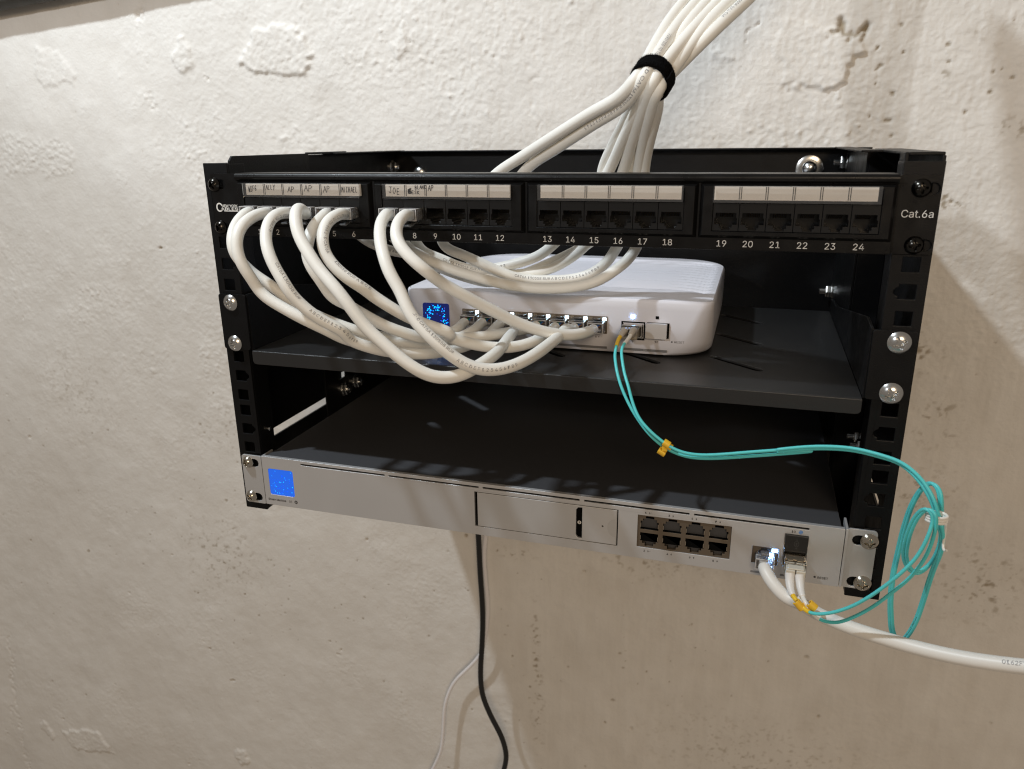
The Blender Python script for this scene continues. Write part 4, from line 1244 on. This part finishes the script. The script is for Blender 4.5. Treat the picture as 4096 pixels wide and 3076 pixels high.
  'fiberB': [[69.0,44.0,155.5],[70.2,38.0,160.0],[69.2,32.0,157.0],[67.5,26.0,154.4],[66.2,20.0,152.9],[66.0,15.0,150.3],[67.7,8.0,146.5],[70.8,0.0,139.5],[75.2,-8.0,132.1],[79.2,-14.0,123.5],[84.4,-20.0,116.0],[92.0,-24.0,109.6],[99.7,-25.0,104.0],[105.2,-26.0,101.0],[113.3,-26.0,98.0],[125.0,-26.0,97.5],[159.1,-26.0,103.8],[190.3,-26.0,110.1],[168.0,-28.0,106.6],[189.7,-30.0,112.1],[208.9,-34.0,114.8],[222.4,-40.0,115.0],[233.9,-46.0,113.7],[242.3,-52.0,109.0],[247.9,-56.0,102.6],[251.4,-58.0,96.0],[254.5,-58.0,87.4],[257.9,-57.0,77.4],[259.4,-53.0,65.7],[259.2,-47.0,52.2],[259.4,-41.0,38.3],[259.5,-35.0,20.6],[258.5,-31.0,4.6],[255.7,-27.0,-9.5],[252.7,-25.0,-15.0],[248.8,-25.0,-8.7],[245.5,-27.0,5.7],[243.4,-29.0,20.0],[242.5,-31.0,35.3],[242.8,-33.0,52.5],[243.1,-37.0,71.3],[244.4,-41.0,87.6],[247.2,-45.0,99.6],[250.3,-49.0,104.8],[253.2,-53.0,103.2],[254.8,-55.0,96.8],[256.6,-53.0,85.5],[259.8,-49.0,73.2],[259.4,-45.0,62.0],[256.8,-43.0,51.2],[252.2,-43.0,45.8],[248.2,-45.0,47.5],[244.1,-47.0,55.7],[242.6,-51.0,67.8],[242.9,-55.0,79.9],[244.7,-59.0,89.9],[247.4,-63.0,95.6],[249.9,-65.0,94.5],[251.3,-65.0,90.0],[251.4,-64.0,78.5],[248.9,-64.0,65.5],[243.4,-63.0,52.1],[236.2,-62.0,41.0],[228.0,-60.0,28.9],[219.6,-56.0,17.8],[211.3,-52.0,9.6],[203.0,-48.0,7.0],[197.9,-46.0,9.7],[197.1,-44.0,10.9],[194.1,-42.0,13.3],[192.9,-38.0,13.6],[191.5,-32.0,15.6],[190.8,-26.0,19.2],[190.5,-24.0,21.9]],
  'thick': [[169.5,0.0,19.0],[169.3,-8.0,17.5],[169.4,-16.0,18.5],[173.1,-22.0,14.6],[178.6,-28.0,11.1],[185.5,-32.0,7.3],[188.8,-34.0,9.3],[201.1,-38.0,5.1],[216.2,-44.0,3.6],[232.3,-50.0,3.7],[248.3,-56.0,4.7],[264.5,-64.0,7.9],[281.0,-72.0,12.5],[298.9,-80.0,18.7],[312.6,-88.0,25.6],[368.0,-120.4,53.5],[491.0,-180.5,75.4]],
  'black': [[-140.0,262.0,10.0],[-141.0,268.0,-40.0],[-136.9,270.0,-151.7],[-135.9,270.0,-201.1],[-133.9,270.0,-264.9],[-135.5,268.0,-310.4],[-137.4,266.0,-343.5],[-135.0,264.0,-376.1],[-123.4,264.0,-408.6],[-110.9,264.0,-434.1],[-103.8,262.0,-459.6],[-107.9,262.0,-486.6],[-119.2,260.0,-521.9]],
  'whitec': [[-120.0,290.0,20.0],[-134.3,290.0,-161.8],[-137.4,290.0,-193.8],[-135.9,290.0,-232.2],[-134.2,290.0,-264.8],[-138.2,290.0,-306.1],[-144.5,290.0,-335.0],[-161.0,290.0,-359.7],[-184.5,290.0,-390.3],[-196.9,288.0,-424.7],[-201.1,288.0,-463.4],[-206.2,288.0,-503.3],[-217.8,288.0,-534.1],[-234.9,286.0,-573.4]],
  'tie': [[252.4,-60.0,88.8]],
  'clip': [[102.0,-23.0,99.1]],
  'clip2': [[190.4,-43.0,12.0],[196.6,-45.0,11.9]],
}

# ------------------------------------------------------------ ethernet plugs
def plug(parent, x, y, z, face, tab_up=False, wires=('orange', 'green', 'blue', 'brown'), out=8.5, tilt=0.):
    """clear modular plug; face = y of the socket face, sticks out towards -y"""
    mb = MB()
    y0, y1 = face - out, face + 6
    zb, zt = z - 3.9, z + 3.9
    mb.plate(rrect(x - 5.85, x + 5.85, zb, zt, .5, 2), [rrect(x - 4.6, x + 4.6, zb + .9, zt - .9, .5, 2)], y0, y0 + 5.5)
    mb.plate(rrect(x - 5.85, x + 5.85, zb, zt, .5, 2), [rect(x - 5.0, x + 5.0, zb + 2.6, zt - 1.6)], y0 + 5.5, y1)
    s = 1 if tab_up else -1
    zt_ = zt if tab_up else zb
    mb.add([(x - 3, y1, zt_), (x + 3, y1, zt_), (x + 3, y0 - 1, zt_ + s * 3.0), (x - 3, y0 - 1, zt_ + s * 3.0), (x - 3, y1, zt_ + s * .9), (x + 3, y1, zt_ + s * .9), (x + 2.2, y0 - 1, zt_ + s * 3.8), (x - 2.2, y0 - 1, zt_ + s * 3.8)],
           [(0, 1, 2, 3), (4, 5, 6, 7), (0, 1, 5, 4), (1, 2, 6, 5), (2, 3, 7, 6), (3, 0, 4, 7)])
    p = mb.build('plug', M_plug, parent, bevel=.25)
    mb = MB()
    e = .38
    for xx in (x - 5.9, x + 5.9 - e):
        mb.box(xx, xx + e, y0 - .05, y0 + 5.4, zt - e, zt + .05)
        mb.box(xx, xx + e, y0 - .08, y0 + .35, zb, zt - e)
    mb.box(x - 5.5, x + 5.5, y0 - .08, y0 + .4, zt - e - .05, zt + .03)
    mb.box(x - 5.5, x + 5.5, y0 + 5.0, y0 + 5.5, zt - .1, zt + .08)
    mb.box(x - 5.5, x + 5.5, y0 - .08, y0 + .3, zb - .02, zb + e)
    mb.build('plug_glint', M_plug_glint, p)  # thin pale strips added as painted highlights along the edges
    for i, c in enumerate(wires):
        mb = MB()
        for k in range(2):
            xx = x - 3.9 + (2 * i + k) * 1.1
            a = sample([(xx * .5 + x * .5, y0 + 4, z), (xx, y0 + 6.5, z + .7), (xx, y0 + 9, z + 1.1), (xx, y1 - 1, z + 1.1)], .7, 1)
            if k == 0: sweep(mb, a, .42, 7)
            else: sweep(mb, a, .40, 7)
        mb.build('wire_pair', M_wire[c], p, smooth=True)
    return p

CABLE_R = 3.8
def clearance(a, r):
    return a
patch_info = {
 1: 'loop in panel port 1, mostly behind the leftmost loop',
 2: 'leftmost front loop, in panel port 2',
 3: 'third loop from the left, with ABCDEF print',
 4: 'lowest hanging loop, crossing over the others from panel port 4',
 5: 'loop tucked behind its neighbours below panel port 5',
 6: 'printed loop plugged into panel port 6',
 7: 'loop from panel port 7 with digits printed at its lowest bend',
 8: 'long diagonal from panel port 8 to the last switch port'}
VT = 'VERIFIED TO TIA-568.2-D CAT6A 130558 RU#'
prints = {2: [], 3: [('VERIFIED TO TIA-568.2-D', 22, .62, False), ('CAT6A 130558 RU#', 82, .55, False), ('A B C D E F 1 2 3 4 5 6 7 8 9', 118, .25, False)],
          4: [], 6: [('(UL) VERIFIED TO TIA-568.2-D CAT6A', 14, .45, False), ('130558 RU# A B C D', 74, .75, False)],
          7: [('.2-D CAT6A 130558 RU# ', 108, .55, False), ('A B C D E F 1 2 3 4 5 6 7 8 9', 146, -.05, False)]}
for n in range(1, 9):
    t0 = PATHS['patch%d' % n]
    base = t0[0]
    t = thing('ethernet_cable', 'white cable, ' + patch_info[n], 'network cable', base, 'network cables from the panel to the white switch')
    a = sample(t0, 1.3, 16)
    ka = min(range(len(a)), key=lambda i: abs(a[i][1] + 12) if i < 30 else 1e9)
    mb = MB()
    r = CABLE_R * (1 + .012 * np.array([math.sin(i * .11 + n * 2) + .6 * math.sin(i * .31 + n) for i in range(len(a))]))
    sweep(mb, a[3:-3], r[3:-3], 20)
    jk = mb.build('jacket', M_cable, t, smooth=True)
    b, k = divmod(n - 1, 6)
    plug(t, JX[b] + 15.2 * k + 7.7 - .2, 0, 241.0, -7.4, False, out=9.5)
    plug(t, -65.8 + 14.17 * (n - .5), 0, 156.0, 59.0, True, out=9.0)
    for s_, st_, rot_, fl_ in prints.get(n, []):
        mb = MB(); print_on(mb, a, CABLE_R * 1.02, s_, st_, 2.0, rot_, fl_)
        mb.build('jacket_print', M_ink, jk)

# ------------------------------------------------------------ cables from above
up_info = {1: 'upper of the two running left to the panel',
 2: 'lower of the two running left, with long print',
 3: 'its loop under the panel rises below number 13',
 4: 'its loop under the panel rises below number 14',
 5: 'loop with 1 to 9 print below numbers 15 and 16',
 6: 'lowest widest loop over the white switch',
 7: 'back left of the bundle, dropping straight behind the panel',
 8: 'back right of the bundle, dipping behind the other loops'}
uprints = {2: [('VERIFIED TO TIA-568.2-D CAT6A 130558 RU# A B C D E F 1 2 3 4 5', 90, -.15, True)], 1: [('VERIFIED TO TIA-568.2-D CAT6A 130558', 30, .75, True)],
           3: [('CAT6A 130558 RU# A B C D E F 1 2 3', 208, .15, True)], 5: [('CAT6A 130558 RU# A B C D E F 1 2 3 4 5 6 7 8 9', 0, .35, True)], 8: [('S S S 8 RU# A B C D', 250, 0, True)],
           6: [('VERIFIED TO TIA-568.2-D CAT6A 130558 (UL) CM', 20, -.75, True)], 4: []}
for n in range(1, 9):
    P = PATHS['up%d' % n]
    a = sample(P, 1.4, 14)
    t = thing('uplink_cable', 'strapped white cable, ' + up_info[n], 'network cable', P[7], 'strapped network cables coming from above')
    mb = MB()
    r = CABLE_R * 1.0 * (1 + .010 * np.array([math.sin(i * .09 + n * 2) + .5 * math.sin(i * .27 + n) for i in range(len(a))]))
    sweep(mb, a, r, 20)
    jk = mb.build('jacket', M_cable, t, smooth=True)
    d = np.r_[0, np.cumsum(np.linalg.norm(np.diff(a, axis=0), axis=1))]
    for s_, st_, rot_, fl_ in uprints.get(n, []):
        if n in (5,):
            j_ = int(np.argmin(np.hypot(a[:, 0] - 47, a[:, 2] - 203))); st_ = d[j_]
            w_ = 1
            mb = MB(); a2 = a[::-1]
            d2 = d[-1] - st_
            ln = 72
            print_on(mb, a2, CABLE_R * 1.02, s_, d2 - ln, 2.0, rot_, False)
        elif n in (3, 8):
            a2 = a[::-1]
            tx = -75 if n == 3 else -135
            j_ = int(np.argmin(np.hypot(a2[:, 0] - tx, a2[:, 2] - 205)))
            d2 = np.r_[0, np.cumsum(np.linalg.norm(np.diff(a2, axis=0), axis=1))]
            mb = MB(); print_on(mb, a2, CABLE_R * 1.02, s_, d2[j_], 2.0, rot_, n == 8 and False)
        else:
            mb = MB()
            L_ = {2: 112, 1: 66, 6: 78}[n]
            print_on(mb, a, CABLE_R * 1.02, s_, {2: 98, 1: 170, 6: 170}[n], 2.0, rot_, False) if n != 2 else print_on(mb, a, CABLE_R * 1.02, s_, 258, 2.0, rot_, False)
        mb.build('jacket_print', M_ink, jk)

# strap
cS, ax, su, sv = [np.array(q_) for q_ in PATHS['strap_center']]
t = thing('cable_strap', 'black hook and loop strap wrapped round the bundle of white cables', 'cable strap', list(cS))
mb = MB()
n, rows = 96, 13
vs, fs = [], []
for layer in (1, 0):
    for j in range(rows):
        h = -5.2 + 10.4 * j / (rows - 1)
        for i in range(n):
            th = 2 * math.pi * i / n
            ex = 10.6 + (.9 if layer else -.6) + (.5 * math.sin(2 * th + 1))
            ez = 9.4 + (.9 if layer else -.6)
            fz = rnd.uniform(-.22, .22) if layer else 0
            skew = .9 * math.sin(th + .4)
            p = cS + su * (ex + fz) * math.cos(th) + sv * (ez + fz) * math.sin(th) + ax * (h + skew + (rnd.uniform(-.2, .2) if layer else 0))
            vs.append(tuple(p))
for j in range(rows - 1):
    for i in range(n):
        i2 = (i + 1) % n
        fs.append((j * n + i, j * n + i2, (j + 1) * n + i2, (j + 1) * n + i))
        o_ = rows * n
        fs.append((o_ + j * n + i, o_ + (j + 1) * n + i, o_ + (j + 1) * n + i2, o_ + j * n + i2))
for j in (0, rows - 1):
    for i in range(n):
        i2 = (i + 1) % n
        o_ = rows * n
        fs.append((j * n + i, j * n + i2, o_ + j * n + i2, o_ + j * n + i))
mb.add(vs, fs)
mb.build('band', M_velcro, t, smooth=False)
mb = MB(); vs, fs = [], []
for j in range(rows):
    h = -5.0 + 10.0 * j / (rows - 1)
    for i in range(34):
        th = -1.2 + 2.1 * i / 33
        p = cS + su * (12.0 + .5 * math.sin(2 * th + 1) + rnd.uniform(-.2, .2)) * math.cos(th) + sv * (10.8 + rnd.uniform(-.2, .2)) * math.sin(th) + ax * (h - 1.9 + .6 * math.sin(th))
        vs.append(tuple(p))
for j in range(rows - 1):
    for i in range(33):
        fs.append((j * 34 + i, j * 34 + i + 1, (j + 1) * 34 + i + 1, (j + 1) * 34 + i))
mb.add(vs, fs)
o = mb.build('strap_tail', M_velcro, t)
md = o.modifiers.new('thickness', 'SOLIDIFY'); md.thickness = .0011; md.offset = 1
# fuzz
mb = MB()
for _ in range(2600):
    th = rnd.uniform(0, 2 * math.pi)
    h = rnd.choice((-1, 1)) * rnd.uniform(4.2, 5.3) if rnd.random() < .6 else rnd.uniform(-5, 5)
    p = cS + su * 11.6 * math.cos(th) + sv * 10.3 * math.sin(th) + ax * (h + .9 * math.sin(th + .4))
    q_ = p + (su * math.cos(th) + sv * math.sin(th)) * rnd.uniform(.3, 1.1) + ax * rnd.uniform(-.8, .8) + su * rnd.uniform(-.5, .5)
    s_ = (su * -math.sin(th) + sv * math.cos(th)) * .07
    mb.add([tuple(p - s_), tuple(p + s_), tuple(q_)], [(0, 1, 2)])
mb.build('fuzz', M_velcro, t)

# ------------------------------------------------------------ fibre patch cable
fb = thing('fibre_cable', 'aqua twin fibre cable looped beside the rack from the white switch to the silver router', 'fibre cable', PATHS['fiberA'][0])
def seglen(a): return np.r_[0, np.cumsum(np.linalg.norm(np.diff(a, axis=0), axis=1))]
for nm, sl, (b0, s0), (s1, b1) in (('fiberA', M_sleeve_y, (14.5, 24.5), (30.5, 15.5)), ('fiberB', M_sleeve_w, (13.5, 24.0), (31.5, 15.5))):
    a = sample(PATHS[nm], .9, 7)
    d = seglen(a)
    tot = d[-1]
    def cut(u0, u1):
        return a[(d >= u0 - .5) & (d <= u1 + .5)]
    mb = MB(); sweep(mb, cut(s0, tot - s1), 1.03, 14); st_ = mb.build('fibre_strand', M_aqua, fb, smooth=True)
    if nm == 'fiberA':
        j_ = int(np.argmin(np.hypot(a[:, 0] - 252, a[:, 2] - 5) + np.where(d < tot * .35, 900, 0) + np.where(d > tot * .62, 900, 0)))
        mb = MB(); a2 = a[::-1]; d2 = tot - d[j_]
        j3 = [i for i in range(len(a)) if .35 * tot < d[i] < .62 * tot]
        low = min(j3, key=lambda i: a[i][2])
        print_on(mb, a2, 1.06, '3436M www.FLYPRO.com', tot - d[low] + 5, 1.25, -.2, False)
        mb.build('jacket_print', M_ink_dark, st_)
    mb = MB(); sweep(mb, cut(b0 - 1, s0 + .6), 1.4, 16); mb.build('marker_sleeve', sl, fb, smooth=True)
    mb = MB(); sweep(mb, cut(tot - s1 - .6, tot - b1 + 1), 1.45, 16); mb.build('marker_sleeve', sl, fb, smooth=True)
    for lo, hi, m_, rev in ((0, b0, M_boot2, False), (tot - b1, tot, M_boot, True)):
        c = cut(lo, hi)
        tt = np.linspace(0, 1, len(c))
        if rev: tt = 1 - tt
        rr = 3.0 - .95 * tt
        rr = rr - .16 * ((tt > .5) & (np.sin(tt * 60) > .4))
        rr[0 if rev else -1] *= .85
        mb = MB(); sweep(mb, c, rr, 20); mb.build('strain_boot', m_, fb, smooth=True)
# connector bodies
mb = MB()
mb.box(59.6, 65.6, 42.5, 57, 151.2, 157.4); mb.box(66.2, 72.2, 42.5, 57, 151.2, 157.4)
mb.box(60.0, 71.8, 43.2, 50, 157.4, 158.6)
mb.build('connector', M_lc, fb, bevel=.5)
e1, e2 = PATHS['fiberA'][-1], PATHS['fiberB'][-1]
mb = MB()
zt = 25.0
mb.box(182.0, 187.6, -25.5, -14.5, 18.0, zt); mb.box(188.2, 193.8, -25.5, -14.5, 18.0, zt)
mb.box(183.0, 192.8, -24.5, -19.0, zt, zt + .9)
mb.build('connector', M_lc2, fb, bevel=.5)
def cring(mb, c, axv, up, r, th, L, a0, a1, n=22):
    axv = np.array(axv, float); axv /= np.linalg.norm(axv)
    up = np.array(up, float); up -= axv * (up @ axv); up /= np.linalg.norm(up)
    sd = np.cross(axv, up)
    vs, fs = [], []
    for i in range(n + 1):
        t_ = math.radians(a0 + (a1 - a0) * i / n)
        dr = up * math.cos(t_) + sd * math.sin(t_)
        for rr, hh in ((r, -L / 2), (r + th, -L / 2), (r + th, L / 2), (r, L / 2)):
            vs.append(tuple(np.array(c) + dr * rr + axv * hh))
    for i in range(n):
        for k in range(4):
            fs.append((i * 4 + k, i * 4 + (k + 1) % 4, i * 4 + 4 + (k + 1) % 4, i * 4 + 4 + k))
    fs.append((0, 1, 2, 3)); fs.append((n * 4 + 3, n * 4 + 2, n * 4 + 1, n * 4))
    mb.add(vs, fs)
cp = np.array(PATHS['clip'][0])
tv = np.array((1., -.05, -.55))
mb = MB()
cring(mb, cp + (1.0, -1.5, 2.9), tv, (0.2, -.3, 1), 1.7, .8, 4.4, -140, 140)
cring(mb, cp + (-1.5, -1.0, -3.0), tv, (0.1, .3, -1), 1.7, .8, 5.0, -140, 140)
cring(mb, cp + (2.9, -1.2, 1.0), tv, (.6, -.2, .8), 1.5, .8, 3.4, -150, 120)
mb.box(cp[0] - 1.6, cp[0] + 1.8, cp[1] - 2.6, cp[1] - 1.2, cp[2] - 2.0, cp[2] + 1.6)
mb.build('pairing_clip', M_yellow, fb, bevel=.3)
c1_, c2_ = [np.array(q_) for q_ in PATHS['clip2']]
mb = MB()
cring(mb, c1_, (.62, -.1, -.62), (.5, -.6, .4), 1.5, .95, 6.2, -160, 150)
cring(mb, c2_ + (1.0, 0, 2.2), (.72, -.1, -.50), (.5, -.6, .5), 1.6, .95, 5.0, -150, 170)
mid_ = (c1_ + c2_) / 2
mb.add([tuple(c1_ + q_) for q_ in ((1, 1, -1), (2.4, 1, 1.4))] + [tuple(c2_ + q_) for q_ in ((1.2, 1, 1.4), (-.4, 1, -2.2))] + [tuple(c1_ + q_) for q_ in ((1, 2.2, -1), (2.4, 2.2, 1.4))] + [tuple(c2_ + q_) for q_ in ((1.2, 2.2, 1.4), (-.4, 2.2, -2.2))],
       [(0, 1, 2, 3), (4, 5, 6, 7), (0, 1, 5, 4), (1, 2, 6, 5), (2, 3, 7, 6), (3, 0, 4, 7)])
mb.build('pairing_clip', M_yellow, fb, bevel=.3)

tc_ = np.array(PATHS['tie'][0])
t = thing('twist_tie', 'small white twist tie holding the aqua fibre coil right of the rack', 'twist tie', list(tc_))
pts = []
for i in range(100):
    th = 2 * math.pi * i / 30
    pts.append(tc_ + np.array((4.9 * math.cos(th), 3.6 * math.sin(th), -2.3 + 1.55 * i / 30 - .05 * 7 * math.cos(th))))
mb = MB(); sweep(mb, np.array(pts), .85, 10)
a = sample([tuple(pts[0]), tuple(tc_ + (6, 3, -9)), tuple(tc_ + (6.0, 2, -17)), tuple(tc_ + (6.4, 0, -19)), tuple(tc_ + (7.4, -1, -17.8))], .8, 2)
sweep(mb, a, .7, 8)
mb.build('tie_wire', M_sleeve_w, t, smooth=True)

# ------------------------------------------------------------ other cables
t = thing('thick_network_cable', 'thick bright white network cable hanging from the silver router out to the right', 'network cable', PATHS['thick'][0])
a = sample(PATHS['thick'], 1.5, 8)
mb = MB(); sweep(mb, a, 4.15, 26); jk = mb.build('jacket', M_cable2, t, smooth=True)
d = seglen(a)
j_ = int(np.argmin(np.abs(a[:, 0] - np.array(PATHS['thick'][-5][0])))); mb = MB()
print_on(mb, a, 4.2, '0162FT AWG', d[j_] + 12, 2.3, .35, False); mb.build('jacket_print', M_ink, jk)
plug(t, 169.4, 0, 20.0, -5.0, True, out=9.5)
a = sample(PATHS['black'], 3, 6)
mb = MB(); sweep(mb, a, 3.3, 20)
o = mb.build('power_cord', M_blackcord, None, smooth=True)
o['label'] = 'black power cord hanging down the wall below the silver router'; o['category'] = 'power cord'
a = sample(PATHS['whitec'], 3, 6)
mb = MB(); sweep(mb, a, 2.3, 20)
o = mb.build('power_cord', M_whitecord, None, smooth=True)
o['label'] = 'thin white cord hanging down the wall behind the black power cord'; o['category'] = 'power cord'

build_wall()
for o in bpy.data.objects:
    if '_ox' in o.keys():
        del o['_ox']
